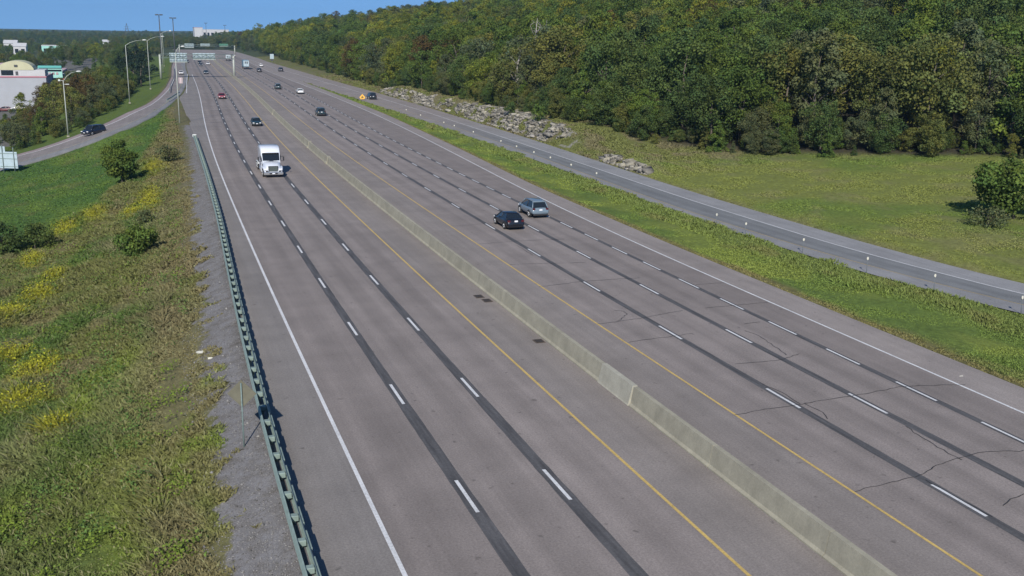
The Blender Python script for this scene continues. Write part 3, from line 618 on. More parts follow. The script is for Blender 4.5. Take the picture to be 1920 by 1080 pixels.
# ------------------------------------------------------------------ vehicles
def loft(secs,closed=True):
    """secs: list of equal-length point lists"""
    n=len(secs[0]); vs=[p for s_ in secs for p in s_]; fs=[]
    for i in range(len(secs)-1):
        for k in range(n if closed else n-1): fs.append((i*n+k,i*n+(k+1)%n,(i+1)*n+(k+1)%n,(i+1)*n+k))
    return vs,fs+[tuple(range(n))[::-1],tuple(range((len(secs)-1)*n,len(secs)*n))]
def wheel(parent,x,y,r=.33,wd=.22,name='wheel'):
    sx=1 if x>0 else -1
    o=MB().cyl((0,0,0),(1,0,0),r,wd,22).build(name,M['rubber'],parent); o.location=(x-sx*wd/2,y,r)
    k=MB().cyl((sx*(wd/2+.004),0,0),(1,0,0),r*.66,.02,18)
    for i in range(5):
        t=i*2*math.pi/5; k.tube([(sx*(wd/2+.02),0,0),(sx*(wd/2+.02),math.cos(t)*r*.62,math.sin(t)*r*.62)],.035,5)
    k.build('rim',M['rim'],o); return o
SHAPES={ # y along (front = +), heights of the lower body, then the greenhouse  (y_front_glass_base, y_roof_front, y_roof_rear, y_rear_glass_base)
 'suv':dict(L=4.6,W=1.86,H=1.68,zb=.30,prof=[(-2.3,.62,.82),(-2.26,.95,.93),(-2.1,1.04,.97),(-1.3,1.05,1),(0,1.02,1),(1.0,1.0,.99),(1.35,.98,.97),(1.9,.86,.93),(2.2,.74,.86),(2.3,.55,.74)],gh=(1.25,.45,-1.75,-2.2),wb=1.36,r=.35),
 'hatch':dict(L=4.45,W=1.80,H=1.46,zb=.24,prof=[(-2.22,.55,.80),(-2.18,.86,.92),(-1.95,1.02,.96),(-1.2,1.00,1),(0,.94,1),(.95,.92,.99),(1.3,.88,.97),(1.85,.74,.93),(2.15,.62,.85),(2.22,.48,.74)],gh=(1.2,.25,-1.0,-2.02),wb=1.32,r=.32),
 'sedan':dict(L=4.7,W=1.82,H=1.45,zb=.24,prof=[(-2.35,.52,.80),(-2.3,.84,.9),(-2.1,.98,.95),(-1.6,.99,.98),(0,.93,1),(1.0,.92,.99),(1.35,.88,.97),(1.95,.74,.92),(2.25,.62,.84),(2.35,.46,.72)],gh=(1.15,.25,-.95,-1.75),wb=1.38,r=.32),
 'van':dict(L=4.9,W=1.95,H=1.78,zb=.28,prof=[(-2.45,.6,.84),(-2.4,1.0,.95),(-2.2,1.08,.98),(-1.3,1.06,1),(0,1.02,1),(1.1,1.0,.99),(1.5,.96,.97),(2.0,.84,.93),(2.35,.7,.86),(2.45,.5,.74)],gh=(1.55,.65,-2.1,-2.38),wb=1.45,r=.35)}
def make_car(label,kind,paintc,x,y,heading,z=0.014,cat='car',wheels_dark=False,roofrack=False,plate=True,tilt=None,name='car'):
    """heading: 0 = driving away along +Y; pi = towards the camera"""
    S_=SHAPES[kind]; pm_=carpaint('paint_'+name+'_%.3f'%(x+y),paintc); o=empty(name,(x,y,z),heading); tag(o,label,cat)
    W_=S_['W'];hw=W_/2;zb=S_['zb'];secs=[]
    for (yy,zt,wf) in S_['prof']:
        h=hw*wf; zl=zb+(.12 if abs(yy)>2.0 else 0)
        half=[(h*.80,zl),(h*.97,zl+.10),(h*1.0,zl+(zt-zl)*.45),(h*.985,zl+(zt-zl)*.72),(h*.93,zt-.05),(h*.80,zt),(h*.4,zt+.025)]
        ring=[(px,yy,pz) for px,pz in half]+[(-px,yy,pz) for px,pz in half[::-1]]; secs.append(ring)
    b=MB(); v,f=loft(secs); b.add(v,f,True); body=b.build('body',pm_,o)
    a_,b_,c_,d_=S_['gh']; H_=S_['H']
    def zt_(yy): return float(np.interp(yy,[p[0] for p in S_['prof']],[p[1] for p in S_['prof']]))
    # greenhouse: dark glass volume with painted roof and pillars
    bw_=hw*.93; tw_=hw*.70; zr=H_-.07
    Pg=[(a_,zt_(a_)-.03,bw_*.92),(b_,zr,tw_),((b_+c_)/2,zr+.0,tw_*1.02),(c_,zr-.02,tw_*.97),(d_,zt_(d_)-.02,bw_*.93)]
    base=[(sx*bw_*(.93 if yy in (a_,d_) else 1),yy,zt_(yy)-.04) for yy in (a_,(a_+d_)/2,d_) for sx in (-1,1)]
    vs=base+[(sx*w3,yy,zz) for (yy,zz,w3) in Pg[1:4] for sx in (-1,1)]
    # 0,1 front base 2,3 mid base 4,5 rear base 6,7 roof front 8,9 roof mid 10,11 roof rear
    gl=MB().add(vs,[(0,1,7,6),(6,7,9,8),(8,9,11,10),(10,11,5,4),(0,6,8,2),(2,8,10,4),(1,3,9,7),(3,5,11,9)]).build('windows',M['glass'],o)
    rf=MB(); t_=.07
    rv=[]
    for yy,w3,zz in ((b_+.03,tw_*.96,zr+.004),(b_-.25,tw_*1.03,zr+.055),((b_+c_)/2,tw_*1.06,zr+.07),(c_+.25,tw_*1.02,zr+.05),(c_-.05,tw_*.98,zr-.012)):
        rv.append([(-w3,yy,zz-.035),(-w3*.9,yy,zz),(0,yy,zz+.015),(w3*.9,yy,zz),(w3,yy,zz-.035),(w3*.9,yy,zz-.06),(-w3*.9,yy,zz-.06)])
    v,f=loft(rv); rf.add(v,f,True); rf.build('roof',pm_,o)
    k=MB()
    for sx in (-1,1):
        k.tube([(sx*bw_*.94,a_,zt_(a_)-.02),(sx*tw_,b_,zr)],.045,6); k.tube([(sx*bw_*.95,d_+.05,zt_(d_)-.02),(sx*tw_*.98,c_,zr-.02)],.06,6)
        ym=(b_+c_)/2; k2=MB() if sx<0 else k2; k2.tube([(sx*bw_*1.0,ym,zt_(ym)-.02),(sx*tw_*1.03,ym,zr)],.03,6)
    k.build('pillars',pm_,o); k2.build('door_pillars',M['blackplastic'],o)
    for yy in (S_['wb'],-S_['wb']):
        for sx in (-1,1): wheel(o,sx*(hw+.005),yy,S_['r'])
    # arches
    k=MB()
    for yy in (S_['wb'],-S_['wb']):
        for sx in (-1,1):
            k.tube([(sx*(hw+.004),yy+math.cos(t)*(S_['r']+.05),S_['r']+math.sin(t)*(S_['r']+.05)) for t in np.linspace(-.2,math.pi+.2,10)],.03,5)
    k.build('wheel_arch',M['blackplastic'],o)
    Ln=S_['L']/2
    fz=.66 if kind in('suv','van') else .58
    for sx in (-1,1):
        q=MB().box(sx*hw*.66-.17,sx*hw*.66+.17,Ln-.22,Ln-.055,fz,fz+.13,.03).build('headlight',M['lampglass'],o)
        q=MB().box(sx*hw*.74-.14,sx*hw*.74+.14,-Ln+.015,-Ln+.2,fz+.16,fz+.36,.03).build('tail_lamp',M['red_lens'],o)
        q=MB().box(sx*(hw+.1)-.1,sx*(hw+.1)+.1,a_-.45,a_-.28,zt_(a_)-.02,zt_(a_)+.13,.03).build('wing_mirror',pm_,o)
    MB().box(-.42,.42,Ln-.04,Ln+.012,.42,.6,.02).build('grille',M['blackplastic'],o)
    MB().box(-hw*.8,hw*.8,Ln-.1,Ln+.0,.2,.36,.03).build('front_bumper_trim',M['blackplastic'],o)
    MB().box(-hw*.82,hw*.82,-Ln-.02,-Ln+.12,.28,.46,.03).build('rear_bumper_trim',M['blackplastic'] if kind!='hatch' else pm_,o)
    if plate:
        MB().box(-.16,.16,-Ln-.035,-Ln-.005,.78,.93).build('number_plate',M['plate'],o); MB().box(-.16,.16,Ln+.012,Ln+.03,.46,.58).build('number_plate',M['plate'],o)
    if roofrack: 
        k=MB()
        for sx in (-1,1): k.tube([(sx*tw_*.9,b_-.2,zr+.1),(sx*tw_*.9,c_+.2,zr+.1)],.025,6)
        k.build('roof_rails',M['chrome'],o)
    return o
def hd(f,y,away): # heading along a lane function
    t=math.atan((float(f(y+5))-float(f(y-5)))/10); return -t+(0 if away else math.pi)
DK=(.012,.016,.018)
make_car('silver-blue SUV driving away ahead of the black hatchback, nearest the grass strip','suv',(.13,.175,.215),36.0,93.2,hd(R3,93,1),roofrack=True)
make_car('black hatchback driving away in the middle lane of the right carriageway','hatch',(.006,.007,.010),31.5,87.9,hd(R2,88,1))
make_car('dark green-blue SUV driving away in the right carriageway, next one past the silver-blue SUV','suv',(.012,.030,.035),float(R1(219)+1.9),219,hd(R1,219,1))
make_car('white saloon driving away in the right carriageway, beside the start of the grass strip','sedan',(.62,.64,.64),float(R2(296)+1.9),296.5,hd(R2,296,1))
make_car('dark grey-green SUV driving away behind the white saloon','suv',(.03,.055,.055),float(R1(318)+1.4),320,hd(R2,320,1))
make_car('dark grey car just behind the blue-grey lorry','suv',(.03,.035,.045),46.3,451,hd(R2,450,1))
make_car('white car on the outer lane of the far right carriageway','sedan',(.62,.62,.62),54.0,516,hd(R2,516,1))
make_car('dark off-roader with a square back on the outer lane near the ramp start','van',(.03,.03,.033),56.3,458,hd(R2,458,1))
make_car('dark SUV on the right-hand exit ramp next to the pale rock cutting','van',(.012,.018,.02),57.2,271,hd(RW,271,1))
make_car('dark green saloon coming towards the camera next to the yellow line','sedan',(.01,.025,.025),float(L2(197)+1.75),197,hd(L2,197,0))
make_car('red saloon coming towards the camera behind the white tractor unit','sedan',(.26,.025,.03),float(L1(276)+1.7),276,hd(L1,276,0))
make_car('dark saloon coming towards the camera, level with the white saloon joining from the ramp','sedan',(.02,.035,.045),float(L1(429)+1.8),430,hd(L1,430,0))
make_car('white saloon coming towards the camera where the entry ramp meets the highway','sedan',(.65,.65,.65),13.4,424,hd(EL,424,0))
make_car('dark SUV farthest back of the close pair beneath the gantry','suv',(.02,.025,.03),float(L1(549)+1.8),550,hd(L1,549,0))
make_car('dark saloon nearer one of the close pair beneath the gantry','sedan',(.02,.022,.025),float(L1(519)+1.8),520,hd(L1,519,0))
make_car('white saloon under the gantry nearest the median barrier','sedan',(.62,.62,.62),float(L2(536)+1.8),537,hd(L2,536,0))
make_car('dark SUV half hidden under the left gantry sign','suv',(.02,.03,.035),21.3,568,hd(L1,568,0))
make_car('dark blue SUV alone on the curved entry ramp on the left','van',(.008,.012,.028),-9.8,202.3,R(180-38),z=float(T(-9.8,202.3))+.09)
make_car('tiny white car far up the right carriageway below the green sign','sedan',(.6,.6,.6),56,700,hd(R2,680,1))
# ---- white tractor unit coming towards the camera (built facing +y, turned round)
def truck():
    x,y=14.15,129.4; o=empty('tractor_unit',(x,y,.014),math.pi+hd(L1,130,1)); o.scale=(1,1,.9); tag(o,'white long-nosed tractor unit without trailer coming towards the camera','truck')
    wp=carpaint('truck_white',(.56,.60,.66)); dk=M['blackplastic']
    # bonnet
    secs=[]
    for yy,zt,wf,zb in ((1.55,1.98,1.0,.75),(2.3,1.93,.95,.75),(3.1,1.80,.86,.72),(3.65,1.62,.78,.70),(3.95,1.35,.72,.72)):
        h=1.16*wf; half=[(h*.9,zb),(h,zb+.15),(h,zb+(zt-zb)*.55),(h*.86,zt-.12),(h*.55,zt),(0.001,zt+.03)]
        secs.append([(a,yy,b) for a,b in half]+[(-a,yy,b) for a,b in half[::-1]])
    v,f=loft(secs); MB().add(v,f,True).build('bonnet',wp,o)
    # fenders
    k=MB()
    for sx in (-1,1):
        sc=[]
        for yy,zt,xo in ((1.75,1.05,1.18),(2.1,1.32,1.24),(2.6,1.42,1.25),(3.2,1.36,1.23),(3.75,1.15,1.12),(4.05,.95,.98)):
            sc.append([(sx*xo,yy,zt-.42 if yy<2 or yy>3.5 else zt-.16),(sx*(xo+.01),yy,zt-.08),(sx*(xo-.10),yy,zt),(sx*(xo-.42),yy,zt+.05),(sx*(xo-.45),yy,zt-.3)])
        v,f=loft(sc); k.add(v,f,True)
    k.build('fender',wp,o)
    # cab and sleeper
    secs=[]
    for yy,zt,wf in ((-2.6,3.62,.98),(-2.5,3.78,1),(-.6,3.82,1),(.25,3.70,.98),(.72,3.35,.96),(.86,2.93,.955)):
        h=1.22*wf; zb=.85; half=[(h*.97,zb),(h,zb+.2),(h,zt-.34),(h*.97,zt-.08),(h*.88,zt),(h*.3,zt+.03)]
        secs.append([(a,yy,b) for a,b in half]+[(-a,yy,b) for a,b in half[::-1]])
    v,f=loft(secs); MB().add(v,f,True).build('cab',wp,o)
    MB().add([(-1.13,.86,.95),(1.13,.86,.95),(1.13,1.62,.95),(-1.13,1.62,.95),(-1.13,.86,2.93),(1.13,.86,2.93),(1.08,1.6,1.97),(-1.08,1.6,1.97)],[(0,1,2,3),(4,5,6,7)[::-1],(0,3,7,4),(1,5,6,2),(2,6,7,3)]).build('cowl',wp,o)
    MB().add([(-1.02,1.60,2.03),(1.02,1.60,2.03),(1.05,.93,2.90),(-1.05,.93,2.90),(-1.02,1.58,2.0),(1.02,1.58,2.0),(1.05,.9,2.86),(-1.05,.9,2.86)],[(0,1,2,3)[::-1],(4,5,6,7),(0,4,5,1),(2,6,7,3)]).build('windscreen',M['glass'],o)
    for sx in (-1,1):
        MB().add([(sx*1.225,.95,1.95),(sx*1.225,1.45,1.95),(sx*1.225,.98,2.62),(sx*1.225,-.05,2.70),(sx*1.225,-.05,1.95),(sx*1.20,.95,1.95),(sx*1.20,-.05,1.95)],[(0,1,2),(0,2,3,4) if sx>0 else (4,3,2,0)]).build('side_window',M['glass'],o)
        MB().tube([(sx*1.2,1.2,2.5),(sx*1.55,1.35,2.5)],.03,6).tube([(sx*1.2,1.2,1.9),(sx*1.55,1.35,1.9)],.03,6).box(sx*1.55-.08,sx*1.55+.08,1.28,1.40,1.95,2.5,.04).build('wing_mirror',dk,o)
        MB().box(sx*.90-.20,sx*.90+.20,3.74,4.06,1.02,1.2,.04).build('headlight',M['lampglass'],o); MB().box(sx*.78-.16,sx*.78+.16,3.9,4.1,.80,.97,.03).build('bumper_gap',dk,o)
        MB().cyl((sx*1.0,-.4,.72),(0,1,0),.33,1.7,16).build('fuel_tank',M['chrome'],o)
        MB().box(sx*1.18-.04,sx*1.18+.04,-1.4,1.2,.42,1.15,.03).build('side_skirt',wp,o)
        MB().box(sx*1.16-.03,sx*1.16+.03,-3.3,-2.6,1.2,3.5,.02).build('side_fairing',wp,o)
        wheel(o,sx*1.22,2.75,.52,.30)
        for yy in (-4.3,-5.65): wheel(o,sx*1.24,yy,.52,.55)
        MB().add([(sx*1.26,yy,z) for yy,z in ((-3.5,.9),(-3.8,1.1),(-6.1,1.1),(-6.35,.9))]+[(sx*.7,yy,z) for yy,z in ((-3.5,.9),(-3.8,1.1),(-6.1,1.1),(-6.35,.9))],[(0,1,5,4),(1,2,6,5),(2,3,7,6)]).build('mudguard',M['lamp'],o)
    MB().box(-.60,.60,3.86,4.02,.85,1.58,.03).build('grille',dk,o)
    g=MB()
    for i in range(6): g.box(-.50,.50,4.02,4.04,.90+i*.11,.935+i*.11)
    g.build('grille_bars',M['galv_dark'],o)
    MB().box(-1.18,1.18,3.85,4.18,.38,.78,.08).build('bumper',M['chrome'],o); MB().box(-.5,.5,4.18,4.195,.5,.68).build('bumper_opening',dk,o)
    MB().box(-.17,.17,4.196,4.21,.53,.66).build('number_plate',M['plate'],o)
    MB().box(-.45,-.33,-6.9,2.0,.72,.98).box(.33,.45,-6.9,2.0,.72,.98).box(-.45,.45,-6.9,-6.75,.72,.98).box(-.8,.8,-3.2,-2.1,.98,1.04).build('chassis_frame',M['darksteel'],o)
    MB().cyl((0,-5.0,1.12),(0,0,1),.5,.10,18).box(-.45,.45,-5.6,-4.4,.98,1.06).build('fifth_wheel',M['darksteel'],o)
    MB().box(-.5,-.36,3.2,3.8,3.0,3.0001).add([],[]) if 0 else None
    MB().box(-1.02,1.02,.92,1.08,2.92,3.02,.03).build('sun_visor',dk,o)
truck()
def box_lorry(x,y,h,label,bodyc,Lb,Hb,rz,towards=False):
    o=empty('lorry',(x,y,.014),rz); tag(o,label,'lorry'); pm_=weathered('lorry_body_%d'%int(y),bodyc,.5,0,.12,1.2)
    MB().box(-1.28,1.28,-Lb/2,Lb/2,1.15,Hb,.06).build('box_body',pm_,o)
    d=MB()
    for xx in (-.62,.62): d.box(xx-.58,xx+.58,-Lb/2-.03,-Lb/2-.001,1.35,Hb-.15)
    d.build('rear_door',M['sign_back'],o); MB().box(-.6,-.15,-Lb/2-.04,-Lb/2-.031,Hb-1.5,Hb-.5).box(.2,.7,-Lb/2-.04,-Lb/2-.031,Hb-1.5,Hb-.5).build('dark_panel',M['darksteel'],o)
    MB().box(-1.15,1.15,Lb/2+.15,Lb/2+1.9,.7,2.9,.2).build('cab',pm_,o); MB().box(-1.05,1.05,Lb/2+1.88,Lb/2+1.93,1.8,2.6,.01).build('windscreen',M['glass'],o)
    MB().box(-1.2,1.2,-Lb/2-.05,-Lb/2+.05,.5,.7,.02).build('rear_bumper',M['darksteel'],o); MB().box(-.5,.5,-Lb/2+.3,Lb/2+1.5,.85,1.14).build('chassis_frame',M['darksteel'],o)
    for yy in (-Lb/2+1.2,-Lb/2+2.4,Lb/2+1):
        for sx in (-1,1): wheel(o,sx*1.25,yy,.5,.3)
    for sx in (-1,1): MB().box(sx*1.05-.1,sx*1.05+.1,-Lb/2-.08,-Lb/2-.051,.75,.9).build('tail_lamp',M['red_lens'],o)
box_lorry(43.9,486,0,'blue-grey box lorry driving away on the far right carriageway',(.13,.22,.28),11,4.0,hd(R1,480,1))
box_lorry(45.5,610,0,'white lorry far ahead, seen just right of the pole on the barrier',(.55,.55,.55),7,3.4,hd(R1,610,1))

# ------------------------------------------------------------------ buildings on the left
def walls(o,x0,x1,y0,y1,z0,z1,mt,name='wall'): return MB().box(x0,x1,y0,y1,z0,z1).build(name,mt,o)
M['cladding']=weathered('pale_grey_cladding',(.33,.35,.385),.7,0,.08,.3); M['cream']=weathered('cream_render',(.46,.45,.30),.7,0,.1,.5); M['teal']=weathered('pale_teal_panels',(.30,.58,.52),.6,0,.12,.5)
M['tealdark']=mat('teal_trim',(.10,.38,.36),.5); M['whitewall']=weathered('white_wall',(.46,.47,.48),.7,0,.1,.4); M['roofgrey']=weathered('dark_roofing',(.11,.095,.11),.85,0,.2,.5); M['pinkroof']=weathered('pinkish_roof_edge',(.42,.31,.33),.8,0,.15,.4); M['pinkline']=mat('pink_coping',(.45,.20,.24),.7); M['redsign']=mat('red_sign',(.5,.08,.09),.6)
o=empty('cinema_building',(-44,343,-8)); tag(o,'large windowless pale grey box building with a cream half-round gable on its roof','building')
walls(o,-30,16.3,-13,13,0,10.9,M['cladding']); walls(o,-30,16.32,-13.06,-13.003,0,1.7,M['whitewall'],'wall_base')
MB().box(-30,16.45,-13.2,-13.0,10.9,11.25).box(16.3,16.45,-13,13,10.9,11.25).build('coping',M['pinkline'],o)
MB().box(2.2,2.32,-13.05,-13.003,1.7,10.9).build('wall_seam',M['sign_back'],o)
MB().box(3.5,16.1,-12.2,-2,11.25,13.0).build('upper_storey',M['whitewall'],o)
MB().box(4.4,7.6,-12.28,-12.203,11.5,12.9).build('window',M['glass'],o); MB().box(8.2,8.9,-12.28,-12.203,11.5,12.6).build('roof_door',M['darksteel'],o)
def barrel(o,xc,wd,ht,y0,y1,z,mt,name):
    ts=np.linspace(0,math.pi,15); pr_=[(xc+math.cos(t)*wd/2,z+math.sin(t)*ht) for t in ts]
    v=[(x,y0,zz) for x,zz in pr_]+[(x,y1,zz) for x,zz in pr_]; n=len(pr_)
    return MB().add(v,[tuple(range(n))[::-1],tuple(range(n,2*n))]+[(i,i+1,n+i+1,n+i) for i in range(n-1)]+[(n-1,0,n,2*n-1)]).build(name,mt,o)
barrel(o,8.4,9.6,2.6,-12.3,-2,13.0,M['cream'],'half_round_gable'); MB().box(8.0,8.9,-12.5,-12.31,13.9,14.5,.05).build('gable_emblem',M['darksteel'],o)
MB().box(-30,3.4,-9,-8,11.25,13.0).build('parapet',M['whitewall'],o); MB().box(-30,3.4,-9.2,-7.8,13.0,13.35).build('parapet_coping',M['pinkroof'],o)
for xx in (-26,-17,-9): MB().box(xx-1.3,xx+1.3,-5,-3,10.9,12.3+.4,.1).build('roof_unit',M['lamp'],o)
MB().box(2.2-1,3.2,-11,-10,11.2,12.5,.1).build('roof_unit',M['darksteel'],o)
o=empty('mall_building',(-31.5,392,-8)); tag(o,'teal-fronted building with a white lower panel, right of the cream gable','building')
walls(o,-3.2,4.2,-4,10,0,9.2,M['whitewall']); MB().box(-3.3,4.3,-4.4,-4.02,8.2,12.3).build('teal_fascia',M['teal'],o); MB().box(-3.1,4.1,-4.5,-4.41,10.4,11.0).build('dark_window_band',M['glass'],o); MB().box(-3.2,4.2,-4.8,-4.41,11.6,12.35).build('canopy',M['tealdark'],o)
for i in range(5): MB().box(-2.5+i*1.2,-1.8+i*1.2,-4.55,-4.42,9.3,10.1).build('window',M['pinkroof'],o)
barrel(o,-7.2,8,2.6,-10,4,9.6,M['teal'],'half_round_roof'); MB().box(-11.2,-3.25,-10,4,0,9.6).build('side_wing',M['whitewall'],o)
o=empty('annex_building',(-24.6,347,-8)); tag(o,'low building with dark sloping roof and black wall panel with white swoosh','building')
walls(o,-3.0,2.2,-10,6,0,6.2,M['whitewall']); MB().add([(-3.1,-10.2,6.2),(2.3,-10.2,6.2),(2.3,6,9.7),(-3.1,6,9.7),(-3.1,6,6.2),(2.3,6,6.2)],[(0,1,2,3),(0,3,4),(1,5,2),(3,2,5,4)]).build('roof',M['roofgrey'],o)
MB().box(-2.9,2.0,-10.1,-10.003,1.0,4.4).build('dark_panel',M['blackplastic'],o); MB().tube([(-2.6,-10.15,3.9),(-1,-10.15,3.2),(.8,-10.15,3.4),(1.7,-10.15,2.6)],.22,6).tube([(-2.6,-10.15,1.6),(-1.2,-10.15,2.2),(.4,-10.15,1.9)],.25,6).build('white_swoosh',M['whitewall'],o); MB().box(-1.0,1.2,-8,-7.8,9.0,10.2).build('red_sign',M['redsign'],o)
def simple_building(nm,x,y,z,w_,d_,h_,lb,wm,rm,pitched=False,wins=4):
    o=empty(nm,(x,y,z)); tag(o,lb,'building'); walls(o,-w_/2,w_/2,-d_/2,d_/2,0,h_,wm)
    if pitched: MB().add([(-w_/2-.4,-d_/2-.4,h_),(w_/2+.4,-d_/2-.4,h_),(w_/2+.4,d_/2+.4,h_),(-w_/2-.4,d_/2+.4,h_),(-w_/2-.4,0,h_+d_*.22),(w_/2+.4,0,h_+d_*.22)],[(0,1,5,4),(2,3,4,5),(0,4,3),(1,2,5)]).build('roof',rm,o)
    else: MB().box(-w_/2-.2,w_/2+.2,-d_/2-.2,d_/2+.2,h_,h_+.5).build('roof',rm,o)
    for i in range(wins):
        xx=-w_/2+w_*(i+.5)/wins; MB().box(xx-w_/wins*.28,xx+w_/wins*.28,-d_/2-.08,-d_/2-.003,h_*.35,h_*.75).build('window',M['glass'],o)
    return o
simple_building('store_building',-52,470,-8,40,30,7.5,'long low building with a pinkish roof edge behind the grey box building',M['pinkroof'],M['pinkroof'],False,6)
simple_building('store_building',-67,905,-6,19,14,8.3,'pale teal building among far trees on the left',M['teal'],M['whitewall'],False,3)
simple_building('store_building',-92,900,-6,9,12,7.6,'small white building left of the pale teal one among far trees',M['whitewall'],M['whitewall'],True,2)
simple_building('store_building',-105,960,-6,10,12,9,'white-roofed house farthest left among the far trees',M['whitewall'],M['whitewall'],True,2)
simple_building('store_building',-60,560,-8,14,12,7,'cream building behind the long pinkish-roofed one',M['cream'],M['pinkroof'],False,3)
simple_building('store_building',-30,1010,-5,9,9,9.5,'tiny white house in the trees left of the light poles',M['whitewall'],M['whitewall'],True,2)
o=simple_building('factory_building',102,1600,0,37,50,16.4,'long white factory on the skyline above the highway',M['whitewall'],M['whitewall'],False,7); MB().box(-30,-18.52,-26,24,0,19).build('tower_block',M['whitewall'],o); MB().box(-30.2,-18.3,-26.2,24,19,19.6).build('roof_edge',M['pinkroof'],o)
o=simple_building('factory_building',172,1600,0,8,20,18.5,'small white block on the skyline at the foot of the wooded hill',M['whitewall'],M['whitewall'],False,2)
o=empty('pylon',(-19.5,1500,0)); tag(o,'grey lattice electricity pylon on the left skyline','pylon')
k=MB()
for sx in (-1,1):
    for sy in (-1,1): k.tube([(sx*4.5,sy*4.5,0),(sx*2.3,sy*2.3,12),(0,0,23)],.28,5)
    for z0,z1,w0,w1 in ((0,6,4.5,3.4),(6,12,3.4,2.3),(12,17,2.3,1.2)):
        k.tube([(sx*w0,-w0,z0),(-sx*w1,-w1,z1)],.16,4)
k.tube([(-5,0,15.5),(5,0,15.5)],.2,4).tube([(-3.5,0,18.5),(3.5,0,18.5)],.2,4); k.build('lattice',M['darksteel'],o)
# ------------------------------------------------------------------ foliage builders
def leafquads(P_,Nn,size,r_,aspect=.75):
    n=len(P_); rd=r_.normal(size=(n,3)); u=np.cross(Nn,rd); u/=np.linalg.norm(u,axis=1)[:,None]+1e-9; v=np.cross(Nn,u)
    su=(size*r_.uniform(.6,1.3,n))[:,None]; sv_=su*aspect
    V=np.stack([P_-u*su*.5,P_-v*sv_*.5+Nn*su*.08,P_+u*su*.5,P_+v*sv_*.5+Nn*su*.08],1).reshape(-1,3)
    return V,np.arange(n*4).reshape(n,4)
def crown_mesh(name,seed,rad,h0,h1,nl,leaf,mt,shape='round',nlobe=26,lobe=.36):
    r_=np.random.default_rng(seed); hc=(h0+h1)/2; hh=(h1-h0)/2
    L_=[]
    for i in range(nlobe):
        t=r_.uniform(-1,1) ; ph=r_.uniform(0,2*math.pi)
        if shape=='cone': prof_=max(.08,(1-t)/2)**.8; rr=rad*prof_*r_.uniform(.35,.95)
        elif shape=='spread': prof_=math.sqrt(max(0,1-(abs(t)**2.2))); rr=rad*prof_*r_.uniform(.3,1.0)
        else: prof_=math.sqrt(max(0,1-t*t)); rr=rad*prof_*r_.uniform(.25,.85)
        L_.append((rr*math.cos(ph),rr*math.sin(ph),hc+t*hh*.85,rad*lobe*r_.uniform(.6,1.25)*(.55+.45*prof_),r_.uniform(.78,1.2),r_.uniform(-.12,.12)))
    L_=np.array(L_); w_=L_[:,3]**2; pick=r_.choice(nlobe,nl,p=w_/w_.sum()); Q=L_[pick]
    Q=Q.copy(); out_=r_.random(nl)<.10; Q[:,3]=np.where(out_,Q[:,3]*1.45,Q[:,3])
    d=r_.normal(size=(nl,3)); d[:,2]+=.35; d/=np.linalg.norm(d,axis=1)[:,None]; rr=Q[:,3]*r_.uniform(.55,1.08,nl)**.6
    P_=Q[:,:3]+d*rr[:,None]*np.array([1,1,.8]); Nn=d*.75+r_.normal(size=(nl,3))*.5+np.array([0,0,.25]); Nn/=np.linalg.norm(Nn,axis=1)[:,None]
    V,Fq=leafquads(P_,Nn,leaf,r_)
    b=(Q[:,4]*r_.uniform(.72,1.28,nl)); hue=Q[:,5]+r_.uniform(-.08,.08,nl); c=np.stack([b*(1+hue),b,b*(1-hue)],1)
    return npmesh(name,V,Fq,mt,np.repeat(c,4,axis=0))
def trunk_mb(seed,h,r0,crown_r,h0,limbs=5,mt=None):
    q=random.Random(seed); k=MB(); k.tube([(0,0,-.5),(q.uniform(-.1,.1),q.uniform(-.1,.1),h*.35),(q.uniform(-.3,.3),q.uniform(-.3,.3),h*.65),(q.uniform(-.4,.4),q.uniform(-.4,.4),h*.88)],[r0,r0*.75,r0*.45,r0*.15],7)
    for i in range(limbs):
        t=q.uniform(0,2*math.pi); z=h0+(h-h0)*q.uniform(-.05,.5); rr=crown_r*q.uniform(.5,.85)
        k.tube([(0,0,z-.3),(math.cos(t)*rr*.45,math.sin(t)*rr*.45,z+rr*.35),(math.cos(t)*rr,math.sin(t)*rr,z+rr*.65)],[r0*.4,r0*.25,r0*.08],5)
    me=bpy.data.meshes.new('trunk'); me.from_pydata([tuple(v) for v in k.v],[],k.f); me.polygons.foreach_set('use_smooth',k.sm); me.materials.append(mt or M['bark']); return me
# three crown shapes for the forest in each foliage colour
SH=[(21,4.7,1.6,13.5,4200,'round'),(22,5.5,1.4,12.5,4800,'spread'),(23,4.0,1.6,15.0,4000,'round'),(24,3.3,1.2,11.5,3200,'cone'),(25,6.2,2.0,14.2,5600,'round')]
FT={}; trunks=[trunk_mb(40+i,(11,10,12.5,10,11.5)[i],.22,3.4,4.5) for i in range(5)]
for kind_,mt_ in LEAF.items():
    for i,(sd,rad,h0,h1,nl,shp) in enumerate(SH):
        FT[(kind_,i)]=crown_mesh('crown',sd+hash(kind_)%1*0+list(LEAF).index(kind_)*7,rad,h0,h1,int(nl*1.25),.36,mt_,shp,64,.235)
def place_tree(x,y,z,kind_,i,sc,label,group=None,name='broadleaf_tree'):
    o=empty(name,(x,y,z),rnd.uniform(0,6.28)); o.scale=(sc*rnd.uniform(.9,1.12),sc*rnd.uniform(.9,1.12),sc); tag(o,label,'tree',group)
    c=link(FT[(kind_,i)],'crown',o); t=link(trunks[i],'trunk',o); return o,c
